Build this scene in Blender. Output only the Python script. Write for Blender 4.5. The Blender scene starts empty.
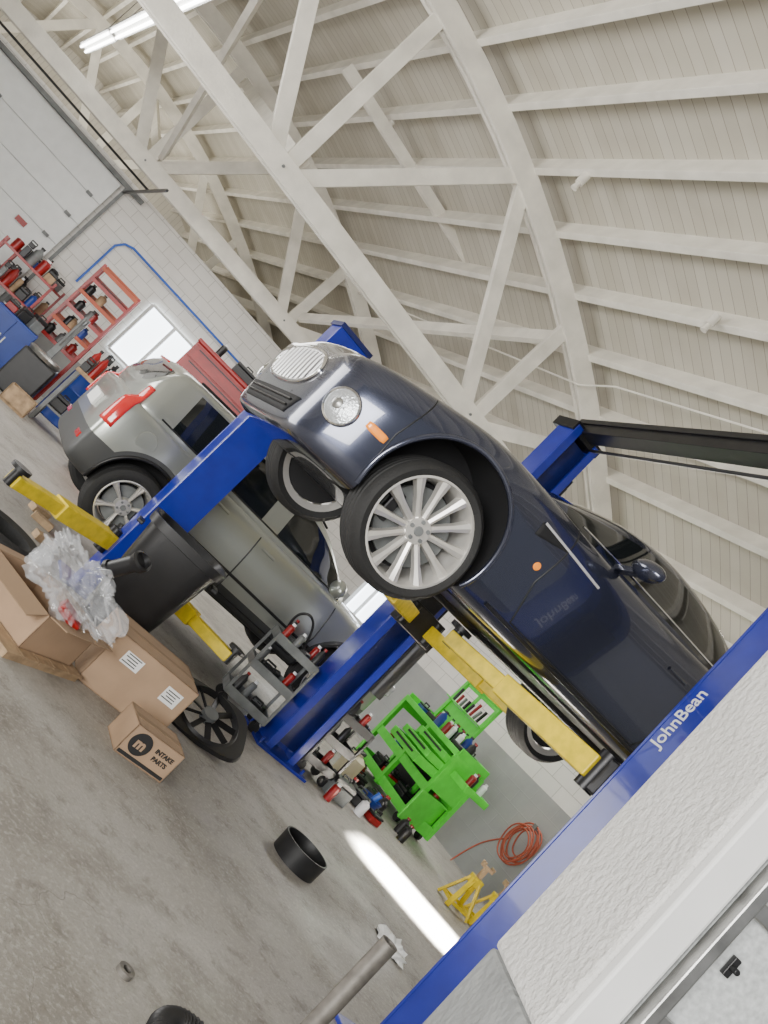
import bpy,bmesh,math,random
from mathutils import Vector as V, Matrix as M
from mathutils.bvhtree import BVHTree
random.seed(3)
scn=bpy.context.scene; COL=scn.collection
D2R=math.pi/180
# ------------------------------------------------------------ materials
MATS={}
def pm(name,col,r=.5,m=0.,var=0.,scale=6.,coat=0.,bump=0.,bscale=60.,em=0.,trans=0.,alpha=1.,spec=.5):
    if name in MATS: return MATS[name]
    mt=bpy.data.materials.new(name); mt.use_nodes=True
    nt=mt.node_tree; b=nt.nodes['Principled BSDF']
    b.inputs['Base Color'].default_value=(*col,1); b.inputs['Roughness'].default_value=r
    b.inputs['Metallic'].default_value=m; b.inputs['Coat Weight'].default_value=coat
    b.inputs['Coat Roughness'].default_value=.04
    b.inputs['Specular IOR Level'].default_value=spec
    b.inputs['Transmission Weight'].default_value=trans; b.inputs['Alpha'].default_value=alpha
    if em: 
        b.inputs['Emission Color'].default_value=(*col,1); b.inputs['Emission Strength'].default_value=em
    tc=nt.nodes.new('ShaderNodeTexCoord')
    if var:
        n=nt.nodes.new('ShaderNodeTexNoise'); n.inputs['Scale'].default_value=scale; n.inputs['Detail'].default_value=6
        nt.links.new(tc.outputs['Object'],n.inputs['Vector'])
        cr=nt.nodes.new('ShaderNodeValToRGB')
        cr.color_ramp.elements[0].position=.3; cr.color_ramp.elements[1].position=.7
        cr.color_ramp.elements[0].color=(*[c*(1-var) for c in col],1)
        cr.color_ramp.elements[1].color=(*[min(1,c*(1+var*.5)) for c in col],1)
        nt.links.new(n.outputs['Fac'],cr.inputs['Fac']); nt.links.new(cr.outputs['Color'],b.inputs['Base Color'])
    if bump:
        n2=nt.nodes.new('ShaderNodeTexNoise'); n2.inputs['Scale'].default_value=bscale; n2.inputs['Detail'].default_value=5
        nt.links.new(tc.outputs['Object'],n2.inputs['Vector'])
        bp=nt.nodes.new('ShaderNodeBump'); bp.inputs['Strength'].default_value=bump; bp.inputs['Distance'].default_value=.02
        nt.links.new(n2.outputs['Fac'],bp.inputs['Height']); nt.links.new(bp.outputs['Normal'],b.inputs['Normal'])
    MATS[name]=mt; return mt
def nodes(name):
    mt=bpy.data.materials.new(name); mt.use_nodes=True
    return mt,mt.node_tree,mt.node_tree.nodes['Principled BSDF']
def mathn(nt,op,a,b=None):
    n=nt.nodes.new('ShaderNodeMath'); n.operation=op
    for i,x in enumerate([a,b]):
        if x is None: continue
        if isinstance(x,(int,float)): n.inputs[i].default_value=x
        else: nt.links.new(x,n.inputs[i])
    return n.outputs[0]
def mixc(nt,f,a,b):
    n=nt.nodes.new('ShaderNodeMix'); n.data_type='RGBA'
    if isinstance(f,(int,float)): n.inputs['Factor'].default_value=f
    else: nt.links.new(f,n.inputs['Factor'])
    for k,x in ((6,a),(7,b)):
        if isinstance(x,tuple): n.inputs[k].default_value=(*x,1)
        else: nt.links.new(x,n.inputs[k])
    return n.outputs[2]
def noise(nt,vec,scale,detail=6,rough=.55):
    n=nt.nodes.new('ShaderNodeTexNoise'); n.inputs['Scale'].default_value=scale; n.inputs['Detail'].default_value=detail
    n.inputs['Roughness'].default_value=rough
    nt.links.new(vec,n.inputs['Vector']); return n.outputs['Fac']
def ramp(nt,f,p0,p1):
    n=nt.nodes.new('ShaderNodeMapRange'); n.inputs[1].default_value=p0; n.inputs[2].default_value=p1
    nt.links.new(f,n.inputs[0]); return n.outputs[0]
mfloor,nt,b=nodes('concrete_floor'); tc=nt.nodes.new('ShaderNodeTexCoord'); o=tc.outputs['Object']
c=mixc(nt,ramp(nt,noise(nt,o,.6),.35,.68),(.32,.30,.265),(.46,.44,.405))
c=mixc(nt,mathn(nt,'MULTIPLY',ramp(nt,noise(nt,o,1.9,8),.50,.62),.6),c,(.22,.20,.17))
c=mixc(nt,mathn(nt,'MULTIPLY',ramp(nt,noise(nt,o,6,9,.7),.52,.66),.6),c,(.15,.13,.105))
c=mixc(nt,mathn(nt,'MULTIPLY',ramp(nt,noise(nt,o,40,4,.7),.5,.70),.55),c,(.62,.60,.56))
c=mixc(nt,mathn(nt,'MULTIPLY',ramp(nt,noise(nt,o,110,3,.8),.54,.68),.55),c,(.15,.135,.115))
vo=nt.nodes.new('ShaderNodeTexVoronoi'); vo.feature='DISTANCE_TO_EDGE'; vo.inputs['Scale'].default_value=.45
wn=nt.nodes.new('ShaderNodeTexNoise'); wn.inputs['Scale'].default_value=2.2; wn.inputs['Detail'].default_value=6; nt.links.new(o,wn.inputs['Vector'])
ad=nt.nodes.new('ShaderNodeVectorMath'); ad.operation='ADD'; nt.links.new(o,ad.inputs[0]); nt.links.new(wn.outputs['Color'],ad.inputs[1])
nt.links.new(ad.outputs[0],vo.inputs['Vector'])
c=mixc(nt,mathn(nt,'MULTIPLY',mathn(nt,'MULTIPLY',mathn(nt,'LESS_THAN',vo.outputs['Distance'],.0022),ramp(nt,noise(nt,o,.9),.45,.6)),.5),c,(.12,.105,.09))
nt.links.new(c,b.inputs['Base Color'])
nt.links.new(ramp(nt,noise(nt,o,1.6),.0,.85),b.inputs['Roughness'])
bp=nt.nodes.new('ShaderNodeBump'); bp.inputs['Strength'].default_value=.4; bp.inputs['Distance'].default_value=.01
nt.links.new(noise(nt,o,30,8,.7),bp.inputs['Height']); nt.links.new(bp.outputs['Normal'],b.inputs['Normal'])
def blockwall(name,dado):
    mt,nt,b=nodes(name); uv=nt.nodes.new('ShaderNodeUVMap').outputs[0]
    br=nt.nodes.new('ShaderNodeTexBrick'); nt.links.new(uv,br.inputs['Vector'])
    br.inputs['Scale'].default_value=1; br.inputs['Brick Width'].default_value=.4; br.inputs['Row Height'].default_value=.2
    br.inputs['Mortar Size'].default_value=.006; br.inputs['Mortar Smooth'].default_value=.3
    br.inputs['Color1'].default_value=(.82,.80,.76,1); br.inputs['Color2'].default_value=(.78,.76,.72,1); br.inputs['Mortar'].default_value=(.52,.50,.46,1)
    sp=nt.nodes.new('ShaderNodeSeparateXYZ'); nt.links.new(uv,sp.inputs[0])
    d=mathn(nt,'LESS_THAN',sp.outputs['Y'],dado)
    g=mixc(nt,ramp(nt,noise(nt,uv,2),.3,.7),(.30,.31,.31),(.38,.39,.385))
    c=mixc(nt,d,br.outputs['Color'],g)
    c=mixc(nt,mathn(nt,'MULTIPLY',ramp(nt,noise(nt,uv,1.3,8),.5,.8),.3),c,(.45,.41,.35))
    nt.links.new(c,b.inputs['Base Color']); b.inputs['Roughness'].default_value=.7
    bp=nt.nodes.new('ShaderNodeBump'); bp.inputs['Strength'].default_value=.4; bp.inputs['Distance'].default_value=.01; bp.invert=True
    nt.links.new(br.outputs['Fac'],bp.inputs['Height']); nt.links.new(bp.outputs['Normal'],b.inputs['Normal'])
    return mt
mwall=blockwall('painted_block_wall',1.4); mwallend=blockwall('painted_block_end_wall',.9)
mceil,nt,b=nodes('painted_ceiling_boards'); uv=nt.nodes.new('ShaderNodeUVMap').outputs[0]
sp=nt.nodes.new('ShaderNodeSeparateXYZ'); nt.links.new(uv,sp.inputs[0])
fx=mathn(nt,'FRACT',mathn(nt,'DIVIDE',sp.outputs['X'],.15))
gap=mathn(nt,'LESS_THAN',fx,.06)
wnn=nt.nodes.new('ShaderNodeTexWhiteNoise'); wnn.noise_dimensions='1D'; nt.links.new(mathn(nt,'FLOOR',mathn(nt,'DIVIDE',sp.outputs['X'],.15)),wnn.inputs['W'])
base=mixc(nt,wnn.outputs['Value'],(.50,.47,.395),(.58,.55,.475))
base=mixc(nt,mathn(nt,'MULTIPLY',ramp(nt,noise(nt,uv,1.2,8),.48,.75),.4),base,(.37,.335,.27))
# soot and shade next to each joist row is left to the renderer; only board gaps are drawn
c=mixc(nt,mathn(nt,'MULTIPLY',gap,.65),base,(.17,.145,.11))
nt.links.new(c,b.inputs['Base Color']); b.inputs['Roughness'].default_value=.6
mtimber=pm('white_painted_timber',(.86,.825,.74),.5,var=.15,scale=3,bump=.2,bscale=30)
mstucco=pm('white_stucco',(.68,.67,.65),.85,var=.06,scale=4,bump=.9,bscale=38)
mgreyp=pm('grey_wall_paint',(.30,.31,.31),.7,var=.2,scale=5,bump=.5,bscale=30)
mwhite=pm('white_trim_paint',(.74,.74,.73),.45,var=.08,scale=3)
mblue=pm('lift_blue_paint',(.008,.020,.30),.3,var=.15,scale=9,coat=.4)
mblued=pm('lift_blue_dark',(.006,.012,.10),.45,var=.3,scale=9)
myel=pm('lift_yellow_paint',(.80,.60,.01),.4,var=.22,scale=14)
mblk=pm('black_plastic',(.012,.012,.013),.42,var=.3,scale=10)
mblks=pm('black_steel',(.02,.02,.022),.35,m=.5,var=.3,scale=10)
mrub=pm('tyre_rubber',(.014,.014,.014),.72,bump=.2,bscale=80)
msteel=pm('bare_steel',(.42,.42,.41),.35,m=.9,var=.3,scale=12)
mgrey=pm('grey_metal_paint',(.17,.18,.18),.45,var=.3,scale=9)
mchrome=pm('chrome',(.82,.82,.83),.08,m=1.)
mtrim=pm('polished_trim',(.85,.85,.85),.25,m=.5)
malloy=pm('silver_alloy',(.74,.72,.68),.3,m=.65,var=.06,scale=10)
mcarb=pm('midnight_blue_car_paint',(.056,.063,.098),.22,m=.7,coat=1.)
mcars=pm('silver_green_car_paint',(.40,.42,.385),.30,m=.65,coat=.8)
mcars2,nt,b=nodes('silver_paint_with_cladding'); tc=nt.nodes.new('ShaderNodeTexCoord')
sp=nt.nodes.new('ShaderNodeSeparateXYZ'); nt.links.new(tc.outputs['Object'],sp.inputs[0])
x_,y_,z_=sp.outputs
FAX=-.32
k=mathn(nt,'LESS_THAN',z_,.40)
rb=mathn(nt,'MULTIPLY',mathn(nt,'LESS_THAN',x_,-3.2),mathn(nt,'LESS_THAN',z_,.60)); k=mathn(nt,'MAXIMUM',k,rb)
for cx in (FAX,-2.86):
    dx=mathn(nt,'SUBTRACT',x_,cx); dz=mathn(nt,'SUBTRACT',z_,.35)
    dd=mathn(nt,'SQRT',mathn(nt,'ADD',mathn(nt,'MULTIPLY',dx,dx),mathn(nt,'MULTIPLY',dz,dz)))
    k=mathn(nt,'MAXIMUM',k,mathn(nt,'LESS_THAN',dd,.455))
nt.links.new(mixc(nt,k,(.40,.42,.385),(.045,.047,.048)),b.inputs['Base Color'])
nt.links.new(mathn(nt,'SUBTRACT',.65,mathn(nt,'MULTIPLY',k,.65)),b.inputs['Metallic'])
nt.links.new(mathn(nt,'ADD',.30,mathn(nt,'MULTIPLY',k,.25)),b.inputs['Roughness'])
nt.links.new(mathn(nt,'SUBTRACT',.8,mathn(nt,'MULTIPLY',k,.8)),b.inputs['Coat Weight'])
mglass=pm('dark_car_glass',(.008,.010,.011),.04,coat=.5,spec=.8)
mdark=pm('wheel_well_dark',(.008,.008,.009),.8)
mred=pm('red_paint',(.30,.007,.006),.35,var=.25,scale=8)
mredl=pm('red_lamp_lens',(.60,.02,.02),.12,coat=.7,em=.12)
morange=pm('orange_lens',(.95,.28,.02),.2,coat=.5,em=.3)
mlens=pm('clear_lamp_lens',(.62,.65,.68),.10,m=.6,coat=1.,bump=.3,bscale=90)
mgreen=pm('lime_green_paint',(.10,.72,.05),.38,var=.12,scale=8)
mcard=pm('cardboard',(.38,.255,.16),.8,var=.14,scale=5)
mcardd=pm('cardboard_inside',(.28,.185,.11),.85)
mlabel=pm('white_paper_label',(.8,.8,.78),.6)
mink=pm('black_ink',(.02,.02,.02),.6)
mwood=pm('raw_wood',(.42,.29,.17),.75,var=.35,scale=12)
morh=pm('orange_hose_rubber',(.42,.09,.045),.55)
mbluep=pm('blue_pipe_paint',(.03,.12,.55),.4)
mbluec=pm('blue_cabinet_paint',(.012,.045,.28),.4,var=.15)
mdoor=pm('white_door_panel',(.82,.84,.84),.5,var=.05)
mcyl=pm('grey_worn_pipe',(.20,.185,.165),.5,m=.5,var=.35,scale=16)
mcream=pm('cream_plastic',(.68,.62,.40),.5)
mwhp=pm('white_lettering',(.85,.86,.88),.4)
mpan=pm('translucent_door_panel',(.52,.54,.54),.3,var=.25,scale=60)
memw=pm('daylit_window_glass',(.85,.93,1.),.2,em=6)
memt=pm('fluorescent_tube',(1.,.99,.95),.3,em=14)
mplas,nt,b=nodes('clear_plastic_film')
b.inputs['Base Color'].default_value=(.75,.77,.80,1); b.inputs['Roughness'].default_value=.06; b.inputs['Alpha'].default_value=.22; b.inputs['Specular IOR Level'].default_value=1.
# ------------------------------------------------------------ helpers
def link(o): COL.objects.link(o); return o
def fin(o,parent,loc,rot,label,cat,grp,bevel,kind=None):
    link(o); o.location=loc; o.rotation_euler=rot
    if parent: o.parent=parent
    if label: o['label']=label
    if cat: o['category']=cat
    if grp: o['group']=grp
    if kind: o['kind']=kind
    if bevel:
        md=o.modifiers.new('bev','BEVEL'); md.width=bevel; md.segments=2; md.limit_method='ANGLE'; md.angle_limit=.7
    return o
def ob(name,bm,mats,parent=None,loc=(0,0,0),rot=(0,0,0),smooth=False,label=None,cat=None,grp=None,bevel=0,kind=None):
    bmesh.ops.recalc_face_normals(bm,faces=bm.faces)
    me=bpy.data.meshes.new(name); bm.to_mesh(me); bm.free()
    if not isinstance(mats,(list,tuple)): mats=[mats]
    for m_ in mats: me.materials.append(m_)
    if smooth:
        me.shade_smooth()
        try: me.set_sharp_from_angle(angle=smooth if isinstance(smooth,float) else .7)
        except Exception: pass
    return fin(bpy.data.objects.new(name,me),parent,loc,rot,label,cat,grp,bevel,kind)
def emp(name,label,cat,loc=(0,0,0),rz=0,grp=None,rot=None):
    o=bpy.data.objects.new(name,None); o.empty_display_size=.1
    return fin(o,None,loc,rot or (0,0,rz),label,cat,grp,0)
def box(bm,c,s,R=None,mi=0):
    vs=[]
    for dx in (-.5,.5):
        for dy in (-.5,.5):
            for dz in (-.5,.5):
                p=V((dx*s[0],dy*s[1],dz*s[2]))
                if R: p=R@p
                vs.append(bm.verts.new(p+V(c)))
    for f in ((0,1,3,2),(4,6,7,5),(0,4,5,1),(2,3,7,6),(0,2,6,4),(1,5,7,3)):
        fc=bm.faces.new([vs[i] for i in f]); fc.material_index=mi
    return bm
def frame(d,up=V((0,0,1))):
    d=d.normalized()
    if abs(d.dot(up))>.98: up=V((0,1,0)) if abs(d.y)<.9 else V((1,0,0))
    x=d.cross(up).normalized(); z=x.cross(d).normalized()
    return M((x,d,z)).transposed()
def beam(bm,p0,p1,w,h,up=V((0,0,1)),mi=0):
    p0=V(p0);p1=V(p1); R=frame(p1-p0,up)
    return box(bm,(p0+p1)/2,(w,(p1-p0).length,h),R,mi)
def cyl(bm,p0,p1,r,r2=None,seg=20,mi=0,cap=True):
    p0=V(p0);p1=V(p1); r2=r if r2 is None else r2; R=frame(p1-p0)
    a=[];b_=[]
    for i in range(seg):
        t=2*math.pi*i/seg; q=R@V((math.cos(t),0,math.sin(t)))
        a.append(bm.verts.new(p0+q*r)); b_.append(bm.verts.new(p1+q*r2))
    for i in range(seg):
        j=(i+1)%seg; f=bm.faces.new((a[i],a[j],b_[j],b_[i])); f.material_index=mi
    if cap:
        for l in (a,b_): f=bm.faces.new(l); f.material_index=mi
    return bm
def lathe(bm,prof,seg=32,axis='z',c=(0,0,0),mi=0,closed=False):
    rings=[]
    for r,h in prof:
        ring=[]
        for i in range(seg):
            t=2*math.pi*i/seg
            p=(r*math.cos(t),r*math.sin(t),h) if axis=='z' else (r*math.cos(t),h,r*math.sin(t))
            ring.append(bm.verts.new(V(p)+V(c)))
        rings.append(ring)
    n=len(rings)
    for k in range(n if closed else n-1):
        A=rings[k];B=rings[(k+1)%n]
        for i in range(seg):
            j=(i+1)%seg; f=bm.faces.new((A[i],A[j],B[j],B[i])); f.material_index=mi
    return bm
def tube(name,pts,r,mat,parent=None,cyc=False,smooth=False,**k):
    cu=bpy.data.curves.new(name,'CURVE'); cu.dimensions='3D'; cu.bevel_depth=r; cu.bevel_resolution=3
    s=cu.splines.new('NURBS' if smooth else 'POLY'); s.points.add(len(pts)-1)
    for i,p in enumerate(pts): s.points[i].co=(*p,1)
    s.use_cyclic_u=cyc
    if smooth: s.order_u=3; s.use_endpoint_u=True
    tmp=bpy.data.objects.new('t',cu); COL.objects.link(tmp)
    dg=bpy.context.evaluated_depsgraph_get(); me=bpy.data.meshes.new_from_object(tmp.evaluated_get(dg))
    bpy.data.objects.remove(tmp); me.materials.clear(); me.materials.append(mat); me.shade_smooth(); me.name=name
    return fin(bpy.data.objects.new(name,me),parent,k.get('loc',(0,0,0)),k.get('rot',(0,0,0)),k.get('label'),k.get('cat'),k.get('grp'),0)
def text(name,s,size,mw,mat,parent=None,align='CENTER',ext=.001,bold=.012):
    cu=bpy.data.curves.new(name,'FONT'); cu.body=s; cu.size=size; cu.align_x=align; cu.align_y='CENTER'; cu.extrude=ext; cu.offset=size*bold
    tmp=bpy.data.objects.new('t',cu); COL.objects.link(tmp)
    dg=bpy.context.evaluated_depsgraph_get(); me=bpy.data.meshes.new_from_object(tmp.evaluated_get(dg))
    bpy.data.objects.remove(tmp); me.materials.clear(); me.materials.append(mat); me.transform(mw); me.name=name
    return fin(bpy.data.objects.new(name,me),parent,(0,0,0),(0,0,0),None,None,None,0)
def mw(origin,xdir,ydir):
    x=V(xdir).normalized(); y=V(ydir).normalized(); z=x.cross(y)
    m=M((x,y,z)).transposed().to_4x4(); m.translation=V(origin); return m
B=bmesh.new
# ------------------------------------------------------------ room frame: T across the building, N along it
TD=V((.9,.436,0)).normalized(); ND=V((-.436,.9,0)).normalized(); SK=-.134; N0=9.6
def Q(T,N,z=0): return TD*(T+SK*(N-N0))+ND*N+V((0,0,z))
def arch(T,off=0): return 6.58+off-(T-.28)**2/22.2
TL,TR=-7.3,8.0; NB,NE,NF=-5.,17.2,30.
def poly(name,pts,uvs,mat,kind='structure',label=None):
    bm=B(); uvl=bm.loops.layers.uv.new('UVMap'); f=bm.faces.new([bm.verts.new(p) for p in pts])
    for l,u in zip(f.loops,uvs): l[uvl].uv=u
    me=bpy.data.meshes.new(name); bm.to_mesh(me); bm.free(); me.materials.append(mat)
    return fin(bpy.data.objects.new(name,me),None,(0,0,0),(0,0,0),label,None,None,0,kind)
bm=B(); box(bm,(0,0,-.1),(30,30,.2)); ob('floor',bm,mfloor,loc=(-1,8,0),kind='structure',label='stained worn concrete workshop floor')
arcT=[TL+(TR+.2-TL)*i/40 for i in range(41)]
ZW=3.86
poly('wall_back',[Q(TL,NE),Q(TR,NE),Q(TR,NE,ZW),Q(TL,NE,ZW)],[(TL,0),(TR,0),(TR,ZW),(TL,ZW)],mwallend,label='white painted concrete block end wall')
poly('wall_loft_deck',[Q(TL,NE,ZW),Q(TR,NE,ZW),Q(TR,NF,ZW),Q(TL,NF,ZW)],[(0,0),(0,15),(13,15),(13,0)],mceil,label='boarded loft deck behind the end wall')
pts=[Q(TL,NF,ZW),Q(TR,NF,ZW)]; uvs=[(TL,ZW),(TR,ZW)]
for T in reversed([t for t in arcT if t<=TR]): pts.append(Q(T,NF,arch(T,.37))); uvs.append((T,arch(T,.37)))
poly('wall_gable',pts,uvs,mceil,label='boarded far gable')
poly('wall_right',[Q(TR,NB),Q(TR,NF),Q(TR,NF,4.3),Q(TR,NB,4.3)],[(NB,0),(NF,0),(NF,4.3),(NB,4.3)],mwall,label='white block wall with grey lower band')
poly('wall_left',[Q(TL,1.5),Q(TL,NF),Q(TL,NF,4.4),Q(TL,1.5,4.4)],[(1.5,0),(NF,0),(NF,4.4),(1.5,4.4)],mwall,label='white block side wall')
bm=B(); uvl=bm.loops.layers.uv.new('UVMap'); s=0; NS=[NB,NF]
rows=[]
for i,T in enumerate(arcT):
    if i: s+=math.hypot(T-arcT[i-1],arch(T)-arch(arcT[i-1]))
    rows.append(([bm.verts.new(Q(T,n,arch(T,.37))) for n in NS],s))
for i in range(40):
    (a,sa),(b_,sb)=rows[i],rows[i+1]
    f=bm.faces.new((a[0],a[1],b_[1],b_[0]))
    for l,u in zip(f.loops,[(NS[0],sa),(NS[1],sa),(NS[1],sb),(NS[0],sb)]): l[uvl].uv=u
ceil=ob('ceiling',bm,mceil,kind='structure',smooth=True,label='arched ceiling of white painted boards')
T=-6.85
while T<7.9:
    nrm=(V((0,0,1))+TD*((T-.28)/11.1)).normalized()
    bm=B(); a=Q(T,NB+.1,arch(T,.25)); e=Q(T,NF-.02,arch(T,.25)); beam(bm,a,e,.085,.25,nrm)
    ob('ceiling_joist',bm,mtimber,label='white painted timber joist under the arched ceiling',cat='ceiling joist',grp='roof joists',bevel=.005)
    T+=.75
def truss(N,th=1.):
    root=emp('roof_truss','white painted timber bowstring roof truss','roof truss',loc=tuple(Q(.28,N,4.0)),grp='roof trusses')
    def P(T,z): return TD*(T-.28)+V((0,0,z-4.0))
    zc_=lambda T:4.13-(.024*(T+1) if N<12 else 0)
    bm=B()
    for sd in (-.055,.055): beam(bm,P(-7,zc_(-7))+ND*sd,P(7.6,zc_(7.6))+ND*sd,.06,.25*th)
    ob('bottom_chord',bm,mtimber,root,bevel=.006)
    bm=B(); n=22
    ts=[-7.0+(14.6)*i/n for i in range(n+1)]
    for sd in (-.055,.055):
        rr=[]
        for T in ts:
            nr=(V((0,0,1))+TD*((T-.28)/11.1)).normalized(); c0=P(T,arch(T))+ND*sd
            rr.append([bm.verts.new(c0+ND*x+nr*y) for x,y in ((-.03,-.13),(.03,-.13),(.03,.14),(-.03,.14))])
        for i in range(n):
            for j in range(4):
                bm.faces.new((rr[i][j],rr[i][(j+1)%4],rr[i+1][(j+1)%4],rr[i+1][j]))
        bm.faces.new(rr[0]); bm.faces.new(rr[-1])
    ob('arched_top_chord',bm,mtimber,root,bevel=.005)
    for T0,T1 in [(.98,.95),(4.58,4.64),(-2.5,-2.5),(1.10,2.80),(4.42,2.92),(4.72,6.2),(.82,-.75),(-2.4,-.85),(-2.6,-4.4),(-6.0,-4.4)]:
        bm=B(); beam(bm,P(T0,zc_(T0)),P(T1,arch(T1,-.05)),.09,.18*th,TD)
        ob('web_member',bm,mtimber,root,bevel=.005)
    for T0 in (1.0,4.55,-2.5):
        o_=B(); cyl(o_,P(T0-.05,zc_(T0))-ND*.10,P(T0-.05,zc_(T0))+ND*.10,.018,seg=8); ob('chord_bolt',o_,mgrey,root)
truss(9.6); truss(16.3,1.15); truss(23.0,1.15)
for a,e in ([(-4.65,11.6,6.45),(-.75,13.5,6.2)],[Q(1.1,9.7,4.3),Q(1.1,16.2,6.3)],[Q(4.66,9.7,5.5),Q(4.66,16.2,4.4)],[Q(-.7,9.7,6.3),Q(1.08,16.2,4.4)],[Q(1.1,16.4,4.3),Q(1.1,22.9,6.3)],[Q(-2.5,16.4,4.3),Q(-2.5,22.9,6.1)]):
    bm=B(); beam(bm,a,e,.09,.17); ob('roof_brace',bm,mtimber,label='white timber sway brace between roof trusses',cat='roof brace',grp='roof braces',bevel=.004)
tube('ceiling_conduit',[Q(5.2,3,5.55),Q(5.3,9,5.5),Q(5.2,9.4,5.3),Q(5.0,16,5.5)],.012,mtimber,label='painted electrical conduit run below the ceiling',cat='conduit')
for NN,TT in ((7.2,4.25),(8.6,2.9),(12.5,2.2)):
    bm=B(); cyl(bm,Q(TT,NN,arch(TT,.13)),Q(TT,NN,arch(TT,.0)),.05,seg=14); cyl(bm,Q(TT,NN,arch(TT,0)),Q(TT,NN,arch(TT,-.08)),.025,.04,seg=14)
    ob('ceiling_lamp_holder',bm,mtimber,label='small painted lamp holder fixed to ceiling joist',cat='lamp',grp='lamp holders',smooth=True)
for i in range(3):
    c0=V((-4.95,8.6,4.75))+V((-.568,.823,0))*(1.2+2.55*i)
    root=emp('fluorescent_light','lit white fluorescent strip light hanging from ceiling','ceiling light',loc=tuple(c0),rz=math.atan2(.823,-.568),grp='fluorescent strip lights')
    bm=B(); box(bm,(0,0,.05),(2.4,.2,.05)); ob('lamp_housing',bm,mwhite,root)
    for dy in (-.05,.05):
        bm=B(); cyl(bm,(-1.15,dy,.0),(1.15,dy,.0),.02,seg=12); ob('lamp_tube',bm,memt,root,smooth=True)
    for dx in (-.9,.9): 
        bm=B(); cyl(bm,(dx,0,.07),(dx,0,1.5),.006,seg=6); ob('hanger_rod',bm,mgrey,root)
DS=1.25
dm=emp('door_1','white sectional overhead garage door','door',loc=(0,0,0)); dm['kind']='structure'
for i in range(7):
    z0=.02+i*.52; bm=B(); a=Q(-5.2+DS,NE-.08,z0+.258); e=Q(-.15+DS,NE-.08,z0+.258); beam(bm,a,e,.05,.516); ob('door_panel',bm,mdoor,dm,bevel=.01)
for i,T in enumerate((-.05+DS,-5.3+DS)):
    bm=B(); beam(bm,Q(T,NE-.1,0),Q(T,NE-.1,3.7),.05,.06,TD); ob('trim_%d'%(i+4),bm,mgrey,kind='structure')
bm=B(); beam(bm,Q(-5.3+DS,NE-.1,3.72),Q(.3+DS,NE-.1,3.72),.12,.08); ob('trim_2',bm,mgrey,kind='structure')
bm=B(); beam(bm,Q(-.05+DS,NE-.15,3.6),Q(-.05+DS,NE-2.8,3.78),.04,.04); ob('door_track',bm,mblks,label='dark steel overhead door track',cat='door track')
bm=B(); beam(bm,Q(-5.3+DS,NE-.35,3.92),Q(.2+DS,NE-.35,3.92),.04,.04); ob('door_spring_shaft',bm,mblks,label='dark torsion shaft above garage door',cat='door shaft')
bm=B(); beam(bm,Q(-.9+DS,NE-.12,1.95),Q(-.7+DS,NE-.12,1.95),.02,.1); ob('red_notice',bm,mred,label='small red notice on garage door',cat='sign')
for i in range(6):
    for tt in (-.4,-2.4):
        bm=B(); beam(bm,Q(tt-.06+DS,NE-.12,.54+.52*i),Q(tt+.06+DS,NE-.12,.54+.52*i),.03,.06); ob('door_hinge',bm,mgrey,dm)
def window(n,T0,T1,N0_,N1_,z0,z1,inw):
    root=emp('window_%d'%n,'bright daylit window with white frame','window'); root['kind']='structure'
    a=Q(T0,N0_)+inw; e=Q(T1,N1_)+inw
    bm=B(); beam(bm,a+V((0,0,(z0+z1)/2)),e+V((0,0,(z0+z1)/2)),.02,z1-z0); ob('window_pane',bm,memw,root)
    bm=B(); o_=inw*1.2
    for z in (z0,z1): beam(bm,a+o_+V((0,0,z)),e+o_+V((0,0,z)),.06,.05)
    for p in (a,e,(a+e)/2): beam(bm,p+o_+V((0,0,z0)),p+o_+V((0,0,z1)),.06,.05)
    ob('window_frame',bm,mwhite,root)
window(1,2.95,4.10,NE,NE,1.48,2.62,-ND*.04)
window(2,TR,TR,12.9,13.7,1.2,2.1,-TD*.04)
tube('air_pipe',[Q(1.75,NE-.08,1.9),Q(1.75,NE-.08,2.85),Q(1.85,NE-.08,3.0),Q(2.0,NE-.08,3.06),Q(4.9,NE-.08,3.06),Q(5.05,NE-.08,2.98),Q(5.1,NE-.08,1.6)],.022,mbluep,label='blue compressed air pipe fixed along block wall',cat='pipe')
pier=B(); box(pier,(1.72,2.75,2.55),(.84,.6,3.2)); ob('wall_front',pier,mstucco,kind='structure',bevel=.02,label='rough white stucco wall beside the doorway')
pier=B(); box(pier,(1.72,2.75,.475),(.84,.6,.95)); ob('baseboard_front',pier,mgreyp,kind='structure',bevel=.02,label='grey painted lower wall')
bm=B(); box(bm,(1.365,2.42,1.9),(.11,.05,3.8)); ob('trim_3',bm,mwhite,kind='structure',bevel=.01)
dr=emp('door_2','aluminium framed door with frosted panel and latch','door'); dr['kind']='structure'
bm=B(); box(bm,(1.90,2.42,1.3),(.94,.03,2.6)); ob('frosted_panel',bm,mpan,dr)
bm=B()
for z in (.35,.82,1.22,1.62,2.2): box(bm,(1.90,2.38,z),(.94,.05,.05))
for x in (1.45,2.35): box(bm,(x,2.38,1.3),(.04,.06,2.6))
ob('door_frame',bm,msteel,dr,bevel=.006)
bm=B(); box(bm,(1.53,2.385,1.46),(.022,.02,.06)); cyl(bm,(1.53,2.38,1.46),(1.53,2.345,1.46),.009); ob('latch',bm,mblk,dr,bevel=.003)
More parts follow.
